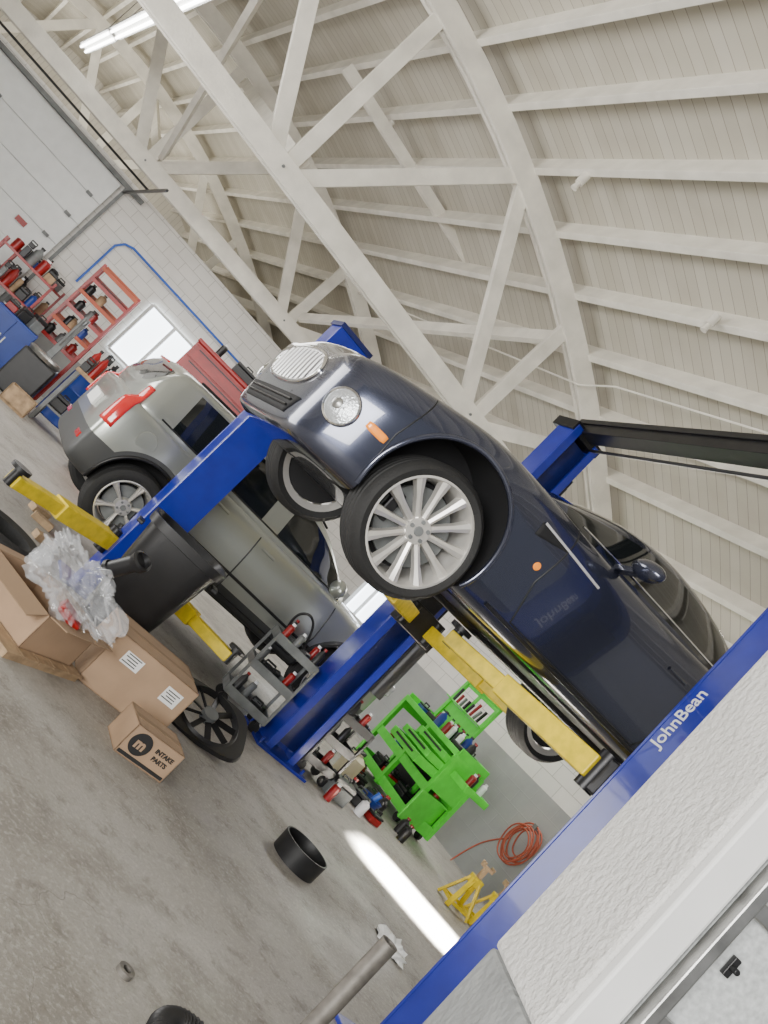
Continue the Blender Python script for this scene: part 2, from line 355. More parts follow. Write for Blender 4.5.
# ------------------------------------------------------------ cars
def apply_mods(o):
    dg=bpy.context.evaluated_depsgraph_get(); me=bpy.data.meshes.new_from_object(o.evaluated_get(dg)); o.modifiers.clear(); o.data=me
def ringloft(secs,faceMat=None):
    bm=B(); rings=[]
    for x,h in secs:
        full=[(y,z) for y,z in h]+[(-y,z) for y,z in reversed(h[1:-1])]
        rings.append([bm.verts.new((x,y,z)) for y,z in full])
    n=len(rings[0]); H=len(secs[0][1])
    for i in range(len(rings)-1):
        for j in range(n):
            f=bm.faces.new((rings[i][j],rings[i][(j+1)%n],rings[i+1][(j+1)%n],rings[i+1][j]))
            jj=j if j<H-1 else n-1-j
            if faceMat: f.material_index=faceMat(i,jj)
    bm.faces.new(rings[0]); bm.faces.new(rings[-1])
    return bm
def body_sec(w,zb,zs,zt):
    h=zs-zb
    return [(0,zb),(.80*w,zb),(.935*w,zb+.03),(.955*w,zb+.20*h),(.975*w,zb+.42*h),(1.0*w,zb+.64*h),(.995*w,zb+.80*h),(.96*w,zb+.93*h),(.89*w,zs+.004),(.80*w,zs+.008),(.64*w,(zs*.6+zt*.4)-.010),(.32*w,zt),(0,zt+.012)]
def box_sec(w,zb,zs,zt):
    h=zs-zb
    return [(0,zb),(.80*w,zb),(.96*w,zb+.03),(.985*w,zb+.22*h),(1.0*w,zb+.45*h),(1.0*w,zb+.66*h),(.985*w,zb+.82*h),(.965*w,zb+.95*h),(.93*w,zs),(.82*w,zs+.006),(.62*w,(zs+zt)/2),(.32*w,zt),(0,zt+.008)]
def bvh(me): return BVHTree.FromPolygons([v.co.copy() for v in me.vertices],[tuple(p.vertices) for p in me.polygons])
def make_body(name,root,secs,wells,paint,secf):
    bm=ringloft([(x,secf(*p)) for x,*p in secs])
    o=ob(name,bm,[paint,mdark],None,smooth=.9)
    sub=o.modifiers.new('s','SUBSURF'); sub.levels=2; sub.render_levels=2
    cut=[]
    for (cx,cz,R) in wells:
        c_=B(); cyl(c_,(cx,-1.2,cz),(cx,-.52,cz),R,seg=64); cyl(c_,(cx,.52,cz),(cx,1.2,cz),R,seg=64)
        co=ob('cut',c_,mdark); cut.append(co)
        md=o.modifiers.new('b','BOOLEAN'); md.object=co; md.operation='DIFFERENCE'; md.solver='EXACT'
    for md in o.modifiers:
        if md.type=='BOOLEAN': md.show_viewport=False
    bpy.context.view_layer.update()
    m0=bpy.data.meshes.new_from_object(o.evaluated_get(bpy.context.evaluated_depsgraph_get())); bv0=bvh(m0); bpy.data.meshes.remove(m0)
    for md in o.modifiers: md.show_viewport=True
    bpy.context.view_layer.update()
    apply_mods(o)
    for co in cut: bpy.data.objects.remove(co)
    me=o.data; me.materials.clear(); me.materials.append(paint); me.materials.append(mdark)
    for p in me.polygons:
        c_=p.center; p.material_index=0
        for (cx,cz,R) in wells:
            d=math.hypot(c_.x-cx,c_.z-cz)
            if d<=R+.004 and (abs(abs(c_.y)-.52)<.02 or (abs(d-R)<.012 and abs(p.normal.y)<.5)): p.material_index=1
    bv=bvh(me)
    me.shade_smooth(); me.set_sharp_from_angle(angle=.75)
    o.parent=root
    return o,bv,bv0
def split_by_mat(o,names,root,mats):
    for mi,nm in enumerate(names):
        bm=B(); bm.from_mesh(o.data)
        bmesh.ops.delete(bm,geom=[f for f in bm.faces if f.material_index!=mi],context='FACES')
        for f in bm.faces: f.material_index=0
        me=bpy.data.meshes.new(nm); bm.to_mesh(me); bm.free(); me.materials.append(mats[mi]); me.shade_smooth(); me.set_sharp_from_angle(angle=.8)
        fin(bpy.data.objects.new(nm,me),root,(0,0,0),(0,0,0),None,None,None,0)
    bpy.data.objects.remove(o)
def gh_sec(wb,zb,wt,zt):
    return [(0,zb-.12),(wb,zb-.12),(wb,zb),(wb+(wt-wb)*.45,zb+(zt-zb)*.5),(wt+.05,zt-.07*min(1,(zt-zb)*4)),(wt-.01,zt-.015),(wt*.5,zt),(0,zt+.008)]
def make_gh(root,secs,fm,paint):
    bm=ringloft([(x,gh_sec(*p)) for x,*p in secs],faceMat=fm)
    o=ob('gh',bm,[paint,mglass],None,smooth=True)
    sub=o.modifiers.new('s','SUBSURF'); sub.levels=2; sub.render_levels=2
    bpy.context.view_layer.update(); apply_mods(o)
    bv=bvh(o.data)
    split_by_mat(o,['roof','windows'],root,[paint,mglass]); return bv
def seam(bv,pts,side,name,root,r=.004,mat=None,n=8):
    P=[]
    for i in range(len(pts)-1):
        for k in range(n):
            t=k/n; P.append((pts[i][0]+(pts[i+1][0]-pts[i][0])*t,pts[i][1]+(pts[i+1][1]-pts[i][1])*t))
    P.append(pts[-1]); out=[]
    for x,z in P:
        h=bv.ray_cast(V((x,side*2,z)),V((0,-side,0)))
        if h[0]: out.append(h[0])
    if len(out)>1: tube(name,out,r,mat or mblk,root)
def arch_lip(bv0,cx,cz,R,sd,root,mat,r=.013):
    out=[]
    for i in range(41):
        a=(-18+216*i/40)*D2R; x=cx+R*math.cos(a); z=cz+R*math.sin(a)
        h=bv0.ray_cast(V((x,sd*2,z)),V((0,-sd,0)))
        if h[0] and abs(h[0].y)>.6: out.append(h[0]-V((0,sd*.004,0)))
    if len(out)>3: tube('wheel_arch_lip',out,r,mat,root)
def patch(name,bv,P,dirv,nu,nv,off,mat,root,th=.006):
    bm=B(); g=[]
    for i in range(nu+1):
        row=[]
        for j in range(nv+1):
            h=bv.ray_cast(P(i/nu,j/nv),dirv)
            row.append(bm.verts.new(h[0]+h[1]*off) if h[0] else None)
        g.append(row)
    for i in range(nu):
        for j in range(nv):
            q4=(g[i][j],g[i+1][j],g[i+1][j+1],g[i][j+1])
            if all(q4): bm.faces.new(q4)
    o=ob(name,bm,mat,root,smooth=True); md=o.modifiers.new('s','SOLIDIFY'); md.thickness=th; md.offset=0
    return o
def make_wheel(root,loc,side,R,W,rr,n,steer=0,twin=False,sw=1.):
    bm=B(); h=W/2
    def Y(y): return y*side
    lathe(bm,[(rr+.006,Y(h-.008)),(rr-.008,Y(h-.006)),(rr-.014,Y(h-.022)),(rr-.03,Y(h-.07)),(rr-.045,Y(-h+.03)),(rr+.004,Y(-h+.012))],56,'y')
    for i in range(n):
        offs=(-.055,.055) if twin else (0,)
        for of in offs:
            t=2*math.pi*(i+.5)/n; 
            ca,sa=math.cos(t),math.sin(t); t2=t+of*1.3; cb,sb=math.cos(t2),math.sin(t2)
            def pt(r,wd,y,c,s_): return V((r*c-wd*s_,Y(y),r*s_+wd*c))
            r0,r1=.055,rr-.008
            w0,w1=(.010*sw,.015*sw) if not twin else (.010,.013)
            v=[]
            for (r,w_,yo,yi,c,s_) in ((r0,w0,h-.045,h-.085,ca,sa),(.55*(r0+r1),w0*1.1,h-.030,h-.07,(ca+cb)/2,(sa+sb)/2),(r1,w1*1.2,h-.012,h-.06,cb,sb)):
                v.append([bm.verts.new(pt(r,-w_*1.15,yi,c,s_)),bm.verts.new(pt(r,-w_*.9,yo-.008,c,s_)),bm.verts.new(pt(r,0,yo,c,s_)),bm.verts.new(pt(r,w_*.9,yo-.008,c,s_)),bm.verts.new(pt(r,w_*1.15,yi,c,s_))])
            for a,b_ in ((0,1),(1,2)):
                for j in range(5):
                    bm.faces.new((v[a][j],v[a][(j+1)%5],v[b_][(j+1)%5],v[b_][j]))
    cyl(bm,(0,Y(h-.10),0),(0,Y(h-.04),0),.080,.066,seg=28)
    wh=ob('wheel',bm,malloy,root,loc=loc,rot=(0,0,steer),smooth=.5)
    bm=B(); g=.007
    prof=[(rr-.002,-h+.012),(rr+.02,-h+.002),((R+rr)/2,-h-.006),(R-.022,-h+.006),(R-.004,-h+.03)]
    for y in (-.06,-.02,.02,.06): prof+= [(R,y-.012),(R-g,y-.006),(R-g,y+.006),(R,y+.012)]
    prof+=[(R-.004,h-.03),(R-.020,h-.008),((R+rr)/2,h+.004),(rr+.014,h-.002),(rr-.002,h-.010)]
    lathe(bm,[(r,Y(y)) for r,y in prof],56,'y',closed=True); ob('tyre',bm,mrub,wh,smooth=.5)
    bm=B(); cyl(bm,(0,Y(-.03),0),(0,Y(-.005),0),rr*.74,seg=40); ob('brake_disc',bm,mgrey,wh,smooth=.5)
    bm=B(); box(bm,(rr*.62,Y(-.015),.0),(rr*.22,.09,rr*.6)); ob('brake_caliper',bm,mblks,wh,bevel=.01)
    bm=B(); cyl(bm,(0,Y(-h+.05),0),(0,Y(-h+.06),0),rr-.05,seg=32); ob('backing_plate',bm,mdark,wh)
    for i in range(5):
        bm=B(); t=2*math.pi*i/5; cyl(bm,(.048*math.cos(t),Y(h-.05),.048*math.sin(t)),(.048*math.cos(t),Y(h-.030),.048*math.sin(t)),.011,seg=6); ob('lug_nut',bm,mgrey,wh)
    bm=B(); cyl(bm,(0,Y(h-.045),0),(0,Y(h-.030),0),.026,.022,seg=20); ob('hub_cap',bm,mgrey,wh,smooth=.5)
    return wh
# ---- midnight blue coupe
car=emp('sports_car','midnight blue coupe with oval chrome grille raised on blue lift','car',loc=(-.165,4.93,1.615),rot=(0,2*D2R,204*D2R))
secs=[( .765,.50,.22,.61,.645),(.735,.67,.18,.66,.70),(.66,.785,.16,.70,.745),(.50,.865,.16,.74,.785),(.26,.91,.165,.795,.82),(0,.945,.165,.86,.86),(-.35,.93,.17,.872,.91),(-.8,.895,.175,.875,.95),(-1.4,.885,.175,.885,.93),(-2.0,.90,.18,.905,.94),(-2.45,.94,.19,.94,.95),(-2.9,.945,.21,.95,.95),(-3.3,.87,.24,.92,.94),(-3.6,.74,.28,.87,.90),(-3.72,.55,.36,.76,.78)]
body,bv,bv0=make_body('car_body',car,secs,[(0,.345,.395),(-2.74,.345,.40)],mcarb,body_sec)
ghs=[(-.52,.60,.88,.52,.91),(-.64,.68,.89,.57,.97),(-1.02,.76,.895,.57,1.14),(-1.34,.78,.90,.555,1.235),(-1.7,.785,.905,.54,1.265),(-2.15,.775,.915,.515,1.245),(-2.5,.735,.925,.475,1.18),(-2.62,.715,.93,.46,1.15),(-3.0,.62,.93,.41,1.04),(-3.2,.52,.93,.36,.97)]
def fmb(i,j):
    if j in (2,3): return 1 if 1<=i<=5 else 0
    if j==4: return 0
    if j>=5: return 1 if (i<=2 or i>=7) else 0
    return 0
gbv=make_gh(car,ghs,fmb,mcarb)
for sd in (1,-1):
    arch_lip(bv0,0,.345,.398,sd,car,mcarb,.015); arch_lip(bv0,-2.74,.345,.403,sd,car,mcarb,.015)
    seam(bv,[(-.70,.86),(-.66,.5),(-.74,.27),(-1.9,.27),(-2.02,.5),(-2.0,.88)],sd,'door_seam',car,.005)
    seam(bv,[(.36,.76),(.40,.60),(.42,.50),(.40,.30)],sd,'bumper_seam',car,.004)
    seam(gbv,[(-.80,.93),(-1.3,.935),(-2.0,.95),(-2.5,.97)],sd,'window_trim',car,.007,mchrome)
    seam(bv,[(-.46,.738),(-.72,.732),(-.98,.722)],sd,'side_strake',car,.008,mtrim)
    patch('side_vent',bv,lambda u,v:V((-.45-.24*u,sd*2,.732-(.075*(1-u*.85))*v)),V((0,-sd,0)),8,4,.0015,mdark,car,.002)
    seam(bv,[(-1.7,.72),(-1.86,.725)],sd,'door_handle',car,.012,mcarb)
    seam(bv,[(-.55,.25),(-2.2,.25)],sd,'sill_trim',car,.012,mblk)
    h=bv.ray_cast(V((-.60,sd*2,.56)),V((0,-sd,0)))
    bm=B(); lathe(bm,[(.0,0.008),(.018,.008),(.024,0)],16,'y'); ob('side_marker',bm,morange,car,loc=tuple(h[0]),rot=(0,0,0 if sd>0 else math.pi))
    bm=B(); bmesh.ops.create_uvsphere(bm,u_segments=20,v_segments=12,radius=1)
    for v in bm.verts:
        v.co=V((v.co.x*.075*(1 if v.co.x>0 else .45),v.co.y*.125,v.co.z*.058))+V((0,sd*.1,.0))
    beam(bm,(0,-sd*.12,-.06),(0,sd*.03,-.03),.05,.03)
    ob('side_mirror',bm,mcarb,car,loc=(-1.08,sd*.88,.955),smooth=True)
    dr_=(V((.62,sd*.60,.10))).normalized(); h=bv.ray_cast(V((.42,sd*.52,.385))+dr_*1.0,-dr_)
    e=frame(h[1]).to_euler()
    bm=B(); lathe(bm,[(.080,-.02),(.094,-.02),(.097,.004),(.092,.012),(.083,.006),(.080,-.02)],36,'y'); hl=ob('headlamp_ring',bm,mchrome,car,loc=tuple(h[0]),rot=e,smooth=True)
    bm=B(); lathe(bm,[(.0001,.018),(.03,.017),(.06,.012),(.083,.003)],36,'y'); ob('headlamp_lens',bm,mlens,hl,smooth=True)
    bm=B(); lathe(bm,[(.0001,.024),(.022,.022),(.029,.015)],24,'y',c=(.020,0,.0)); ob('headlamp_projector',bm,msteel,hl,smooth=True)
    patch('indicator_lamp',bv,lambda u,v:V((.43+.11*u,sd*2,.430+.032*v+(.004 if 0<u<1 else 0)*(v-.5)*2)),V((0,-sd,0)),6,3,.004,morange,car,.008)
def nose(y,z,off=.0):
    h=bv.ray_cast(V((2,y,z)),V((-1,0,0)))
    return h[0]+V((off,0,0)) if h[0] else None
GC=.515; GW=.42; GH=.112
def hh_(y): return GH*max(0,1-abs(y/GW)**2.8)**.5
patch('grille_recess',bv,lambda u,v:V((2,GW*.985*(2*u-1),GC-hh_(GW*.985*(2*u-1))+2*hh_(GW*.985*(2*u-1))*v)),V((-1,0,0)),30,6,.002,mdark,car,.003)
ov=[]
for i in range(31): y=GW*math.sin(math.pi*(i/30-.5)); ov.append(nose(y,GC+hh_(y),.004))
for i in range(31): y=GW*math.sin(math.pi*(.5-i/30)); ov.append(nose(y,GC-hh_(y),.004))
ov=[p for p in ov if p]
tube('grille_surround',ov,.012,mchrome,car,cyc=True)
for k in range(11):
    y=-.36+.072*k; hh=hh_(y)-.006
    pp=[nose(y,GC-hh+2*hh*i/8,.008) for i in range(9)]; pp=[p for p in pp if p]
    if len(pp)>2: tube('grille_bar',pp,.0085,mtrim,car)
patch('lower_intake',bv,lambda u,v:V((2,(-.50+1.0*u)*(1-.15*v),.345-.10*v)),V((-1,0,0)),20,5,.003,mdark,car)
for z in (.315,.28):
    pp=[nose(-.42+.06*i,z,.012) for i in range(15)]; pp=[p for p in pp if p]; tube('intake_slat',pp,.006,mblks,car)
for sd in (1,-1):
    P=[]
    for i in range(16):
        x=.62-1.10*i/15; y=sd*(.42+.22*i/15)
        h=bv.ray_cast(V((x,y,2)),V((0,0,-1))); P.append(h[0])
    tube('bonnet_seam',P,.005,mblk,car)
    patch('bonnet_vent',bv,lambda u,v:V((.26-.34*u,sd*(.33+.07*v),2)),V((0,0,-1)),8,3,.004,mdark,car)
    make_wheel(car,(0,sd*.79,.262),sd,.343,.235,.274,12,sw=1.55)
    make_wheel(car,(-2.76,sd*.80,.15),sd,.343,.26,.274,12,sw=1.55)
bm=B(); box(bm,(-1.37,0,.20),(3.0,1.3,.06)); box(bm,(-.2,0,.24),(.5,1.2,.1))
cyl(bm,(0,-.7,.27),(0,.7,.27),.035); cyl(bm,(-2.74,-.7,.2),(-2.74,.7,.2),.035); cyl(bm,(-.5,.1,.17),(-3.4,.25,.17),.04); cyl(bm,(-3.0,-.4,.2),(-3.0,.4,.2),.13)
ob('underbody',bm,mblks,car,bevel=.01)
# ---- silver wagon
car2=emp('estate_car','silver grey estate car with dark cladding on low lift arms','car',loc=(.66,9.32,.31),rz=26*D2R)
def sx_(x): return x+FAX*(x+2)/2 if x>-2 else x
secs=[(.85,.50,.34,.62,.66),(.78,.72,.28,.74,.78),(.6,.84,.25,.84,.88),(.3,.90,.24,.90,.95),(0,.92,.24,.94,1.0),(-.5,.915,.24,.97,1.03),(-.9,.91,.24,.985,1.04),(-1.8,.915,.24,1.0,1.05),(-2.5,.925,.24,1.01,1.05),(-3.0,.925,.25,1.02,1.05),(-3.32,.92,.27,1.03,1.05),(-3.47,.895,.29,1.02,1.04),(-3.52,.85,.34,.97,1.0)]
secs=[(sx_(x),*p) for x,*p in secs]
body2,bv2,bv20=make_body('car_body',car2,secs,[(FAX,.35,.40),(-2.86,.35,.40)],mcars2,box_sec)
g2=[(-.65,.70,1.0,.60,1.02),(-.75,.76,1.0,.66,1.09),(-1.1,.83,1.0,.69,1.31),(-1.35,.86,1.01,.71,1.42),(-1.80,.88,1.01,.73,1.50),(-1.86,.88,1.01,.73,1.505),(-2.42,.885,1.02,.735,1.52),(-2.47,.885,1.02,.735,1.52),(-3.14,.88,1.03,.73,1.50),(-3.22,.88,1.03,.73,1.49),(-3.30,.87,1.03,.72,1.46),(-3.46,.84,1.01,.77,1.14)]
def fms(i,j):
    if j in (2,3): return 1 if i in (1,2,3,5,7) else 0
    if j==4: return 0
    if j>=5: return 1 if i in (1,2,10) else 0
    return 0
gbv2=make_gh(car2,g2,fms,mcars)
def cast2(o_,d_):
    best=None
    for t_ in (bv2,gbv2):
        h=t_.ray_cast(o_,d_)
        if h[0] is not None and (best is None or h[3]<best[3]): best=h
    return best
for sd in (1,-1):
    arch_lip(bv20,FAX,.35,.405,sd,car2,mblk,.016); arch_lip(bv20,-2.86,.35,.405,sd,car2,mblk,.016)
    seam(bv2,[(-.82,.97),(-.78,.6),(-.82,.33),(-1.80,.33),(-1.84,1.0)],sd,'door_seam',car2,.007)
    seam(bv2,[(-1.84,.33),(-2.30,.36),(-2.38,.65),(-2.44,1.0)],sd,'door_seam',car2,.007)
    seam(bv2,[(-1.60,.86),(-1.76,.865)],sd,'door_handle',car2,.014,mcars)
    seam(bv2,[(-2.20,.88),(-2.36,.885)],sd,'door_handle',car2,.014,mcars)
    seam(bv2,[(-.75,.50),(-2.35,.52)],sd,'door_moulding',car2,.014,mblk)
    seam(gbv2,[(-.90,1.02),(-1.7,1.03),(-2.45,1.04),(-3.16,1.05)],sd,'window_trim',car2,.008,mblk)
    h=bv2.ray_cast(V((-3.12,sd*2,.83)),V((0,-sd,0)))
    bm=B(); lathe(bm,[(.0001,.005),(.085,.005),(.09,0)],24,'y'); ob('fuel_flap',bm,mcars,car2,loc=tuple(h[0]),rot=(0,0,0 if sd>0 else math.pi))
    P=[]
    for i in range(14):
        x=-1.35-1.75*i/13; h=gbv2.ray_cast(V((x,sd*.66,3)),V((0,0,-1)))
        if h[0]: P.append(h[0]+V((0,0,.018)))
    tube('roof_rail',P,.012,mblk,car2,smooth=True)
    bm=B(); bmesh.ops.create_uvsphere(bm,u_segments=16,v_segments=10,radius=1)
    for v in bm.verts: v.co=V((v.co.x*.07,v.co.y*.12,v.co.z*.085))
    ob('side_mirror',bm,mcars,car2,loc=(-1.0,sd*1.0,1.08),smooth=True)
    bm=B(); rows=[]
    for k in range(15):
        t=k/14; z=.72+.46*t; a0=(34+2*t)*D2R; a1=(52-5*t)*D2R
        row=[]
        for i in range(7):
            a=a0+(a1-a0)*i/6; dvec=V((-math.sin(a),sd*math.cos(a),0)); c0=V((-3.15,sd*.54,z))
            h=cast2(c0+dvec*1.5,-dvec)
            row.append(bm.verts.new((h[0]+dvec*.012) if h else c0+dvec*.4))
        rows.append(row)
    for i in range(14):
        for j in range(6): bm.faces.new((rows[i][j],rows[i][j+1],rows[i+1][j+1],rows[i+1][j]))
    o=ob('tail_lamp',bm,mredl,car2,smooth=True); md=o.modifiers.new('s','SOLIDIFY'); md.thickness=.02; md.offset=0
    make_wheel(car2,(FAX,sd*.80,.315),sd,.345,.22,.235,5,twin=True)
    make_wheel(car2,(-2.86,sd*.80,.315),sd,.345,.22,.235,6,twin=True)
bm=B(); box(bm,(-3.53,-.0,.78),(.03,.52,.13)); ob('licence_plate',bm,mlabel,car2,bevel=.004)
bm=B(); box(bm,(-3.345,0,1.44),(.02,.45,.02)); ob('brake_lamp',bm,mredl,car2)
for sd in (1,-1):
    bm=B(); box(bm,(-3.49,sd*.66,.50),(.05,.22,.05)); ob('rear_reflector',bm,mredl,car2)
    bm=B(); box(bm,(sx_(.76),sd*.62,.72),(.12,.30,.13)); ob('headlamp',bm,mlens,car2,bevel=.03)
bm=B(); box(bm,(-1.6,0,.27),(2.9,1.3,.08)); ob('underbody',bm,mdark,car2)
# ------------------------------------------------------------ lifts
AT=math.atan2(TD.y,TD.x)
def channel(bm,w,d,z0,z1,th=.02,lip=.08,op=-1):
    box(bm,(0,-op*(d/2-th/2),(z0+z1)/2),(w,th,z1-z0))
    for s_ in (-1,1):
        box(bm,(s_*(w/2-th/2),0,(z0+z1)/2),(th,d-2*th,z1-z0))
        box(bm,(s_*(w/2-lip/2),op*(d/2-th/2),(z0+z1)/2),(lip,th,z1-z0))
def arm(root,a,e,z,w0=.15,w1=.11):
    a=V((*a,z)); e=V((*e,z)); m_=a+(e-a)*.58
    bm=B(); beam(bm,a,m_,w0,.13); beam(bm,a+(e-a)*.5,e,w1,.095); 
    o=ob('lift_arm',bm,myel,root,bevel=.008)
    bm=B(); cyl(bm,e+V((0,0,-.05)),e+V((0,0,.07)),.035,seg=16); cyl(bm,e+V((0,0,.07)),e+V((0,0,.10)),.075,seg=24); ob('lift_pad',bm,mblk,o,smooth=.5)
    bm=B(); cyl(bm,a+V((0,0,-.11)),a+V((0,0,.11)),.055,seg=20); ob('pivot_pin',bm,mblks,o,smooth=.5)
lo=V((.79,7.88,0)); lift=emp('two_post_lift','blue two post vehicle lift with yellow arms and black overhead beam','vehicle lift',loc=tuple(lo),rz=AT)
def L(p): p=V(p)-lo; return (p.dot(TD),p.dot(ND))
H=3.95
bm=B(); channel(bm,.36,.27,.02,H,op=-1); ob('lift_post',bm,mblue,lift,bevel=.004)
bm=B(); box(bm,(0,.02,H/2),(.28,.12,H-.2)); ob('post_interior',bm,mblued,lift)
bm=B(); box(bm,(0,0,.0125),(.62,.50,.025)); 
for s_ in (-1,1):
    for y in (-.18,.18): cyl(bm,(s_*.26,y,.02),(s_*.26,y,.07),.014,seg=8)
ob('base_plate',bm,mblue,lift,bevel=.003)
zc=1.68
bm=B(); box(bm,(0,-.08,zc+.25),(.22,.2,.75)); box(bm,(0,-.22,zc),(.44,.14,.26)); ob('lift_carriage',bm,mblks,lift,bevel=.01)
arm(lift,(-.16,-.26),L((.28,6.25,0)),zc); arm(lift,(.16,-.26),L((1.95,6.75,0)),zc)
bm=B(); cyl(bm,(.30,-.05,.95),(.30,-.05,1.55),.085,seg=24); box(bm,(.26,-.03,1.62),(.2,.2,.16)); ob('power_unit',bm,mblk,lift,smooth=.5)
for k_,(yy,zz) in enumerate(((.235,3.6),(.215,3.5))):
    bm=B(); cyl(bm,(yy,-.06-.04*k_,.1),(yy,-.06-.04*k_,zz),.011,seg=8); ob('hydraulic_line',bm,mblk,lift)
c1=V((1.66,4.22,0)); pc=c1+TD*.18-ND*.14; n_=L(pc)
bm=B(); channel(bm,.36,.27,.02,H,op=1)
for v in bm.verts: v.co+=V((n_[0],n_[1],0))
ob('lift_post',bm,mblue,lift,bevel=.004)
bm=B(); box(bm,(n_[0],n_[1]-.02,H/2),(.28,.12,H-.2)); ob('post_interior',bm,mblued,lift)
bm=B(); box(bm,(n_[0],n_[1],.0125),(.62,.5,.025)); ob('base_plate',bm,mblue,lift,bevel=.003)
bm=B(); box(bm,(n_[0],n_[1]+.08,zc+.25),(.22,.2,.75)); box(bm,(n_[0],n_[1]+.18,zc),(.34,.08,.20)); ob('lift_carriage',bm,mblks,lift,bevel=.01)
arm(lift,(n_[0]-.14,n_[1]+.25),L((.84,5.36,0)),zc,.16,.12); arm(lift,(n_[0]+.14,n_[1]+.25),L((2.45,5.55,0)),zc)
bm=B(); p0=V((0,.05,H)); p1=V((n_[0],n_[1]-.05,H)); beam(bm,p0+V((0,0,.02)),p1+V((0,0,.02)),.16,.10)
beam(bm,p0+V((-.09,0,.09)),p1+V((-.09,0,.09)),.02,.05); beam(bm,p0+V((.09,0,.09)),p1+V((.09,0,.09)),.02,.05)
ob('overhead_beam',bm,mblks,lift,bevel=.004)
bm=B(); cyl(bm,p0+V((.13,0,-.06)),p1+V((.13,0,-.06)),.014,seg=8); ob('shutoff_bar',bm,mblk,lift)
for q_ in (p0,p1):
    bm=B(); box(bm,q_+V((0,0,-.02)),(.40,.34,.10)); ob('post_cap',bm,mblks,lift,bevel=.006)
text('post_lettering','JohnBean',.095,mw((n_[0]-.182,n_[1]+.065,2.13),(0,0,1),(0,1,0)),mwhp,lift)
lo2=V((-1.17,7.0,0)); lift2=emp('lift_post_unit','blue vehicle lift post with yellow swing arms near the silver car','vehicle lift',loc=tuple(lo2),rz=AT)
bm=B(); channel(bm,.33,.24,.02,2.88,op=1); ob('lift_post',bm,mblue,lift2,bevel=.004)
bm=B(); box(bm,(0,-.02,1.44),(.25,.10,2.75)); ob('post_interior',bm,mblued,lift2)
bm=B(); box(bm,(0,0,.0125),(.60,.45,.025)); ob('base_plate',bm,mblue,lift2,bevel=.003)
bm=B(); box(bm,(0,.17,.42),(.36,.12,.26)); ob('lift_carriage',bm,mblks,lift2,bevel=.01)
def L2(p): p=V(p)-lo2; return (p.dot(TD),p.dot(ND))
arm(lift2,(-.20,.02),L2((-1.87,5.85,0)),.42); arm(lift2,(.20,.10),L2((-.05,7.0,0)),.42)
bm=B(); box(bm,(0,0,2.89),(.36,.28,.04)); ob('post_cap',bm,mblued,lift2)
# ------------------------------------------------------------ props on the floor
def cbox(name,label,loc,rz,sx,sy,sz,openf=True,th=.006):
    r=emp(name,label,'cardboard box',loc=loc,rz=rz)
    bm=B()
    for s_ in (-1,1):
        box(bm,(s_*(sx/2-th/2),0,sz/2),(th,sy,sz)); box(bm,(0,s_*(sy/2-th/2),sz/2),(sx,th,sz))
    box(bm,(0,0,th/2),(sx,sy,th))
    if not openf: box(bm,(0,0,sz-th/2),(sx,sy,th))
    ob('box_body',bm,mcard,r)
    if openf:
        for s_,tl in ((-1,75),(1,60)):
            a=tl*D2R; l=.14
            bm=B(); d=V((s_*math.sin(a+.4),0,math.cos(a+.4))); beam(bm,V((s_*sx/2,0,sz)),V((s_*sx/2,0,sz))+d*l,sy*.96,th) ; ob('box_flap',bm,mcardd,r)
            d=V((0,s_*math.sin(a+.6),math.cos(a+.6))); bm=B(); beam(bm,V((0,s_*sy/2,sz)),V((0,s_*sy/2,sz))+d*l,sx*.96,th); ob('box_flap',bm,mcardd,r)
    else:
        bm=B(); box(bm,(0,0,sz+.001),(sx*1.002,.05,.002)); ob('packing_tape',bm,mcardd,r)
    return r
pal=emp('wooden_pallet','thin raw wood pallet under cardboard box','pallet',loc=(-1.0,4.96,0),rz=-.45)
for i in range(5):
    bm=B(); box(bm,(0,-.27+.135*i,.038),(.70,.128,.014)); ob('pallet_slat',bm,mwood,pal)
for i in range(3):
    bm=B(); box(bm,(-.31+.31*i,0,.015),(.06,.64,.03)); ob('pallet_runner',bm,mwood,pal)
b1=cbox('open_carton','large open cardboard carton holding plastic wrapped parts',(-.99,5.0,.046),-.45,.56,.46,.22)
b2=cbox('large_carton','wide closed cardboard carton with white shipping labels',(-.38,5.50,0),.42,.62,.44,.37,False)
for x,z,w_,h_ in ((-.14,.27,.13,.08),(.19,.25,.12,.10)):
    bm=B(); box(bm,(x,-.222,z),(w_,.002,h_)); lb=ob('shipping_label',bm,mlabel,b2)
    for k in range(4):
        bm=B(); box(bm,(x-.01*(k%2),-.224,z+.03-.018*k),(w_*(.75-.1*(k%3)),.002,.006)); ob('label_print',bm,mink,lb)
bm=B(); box(bm,(.312,0,.25),(.002,.14,.1)); ob('shipping_label',bm,mlabel,b2)
b3=cbox('small_carton','small low cardboard carton printed with dark round logo',(-.03,4.92,0),.50,.34,.25,.19,False)
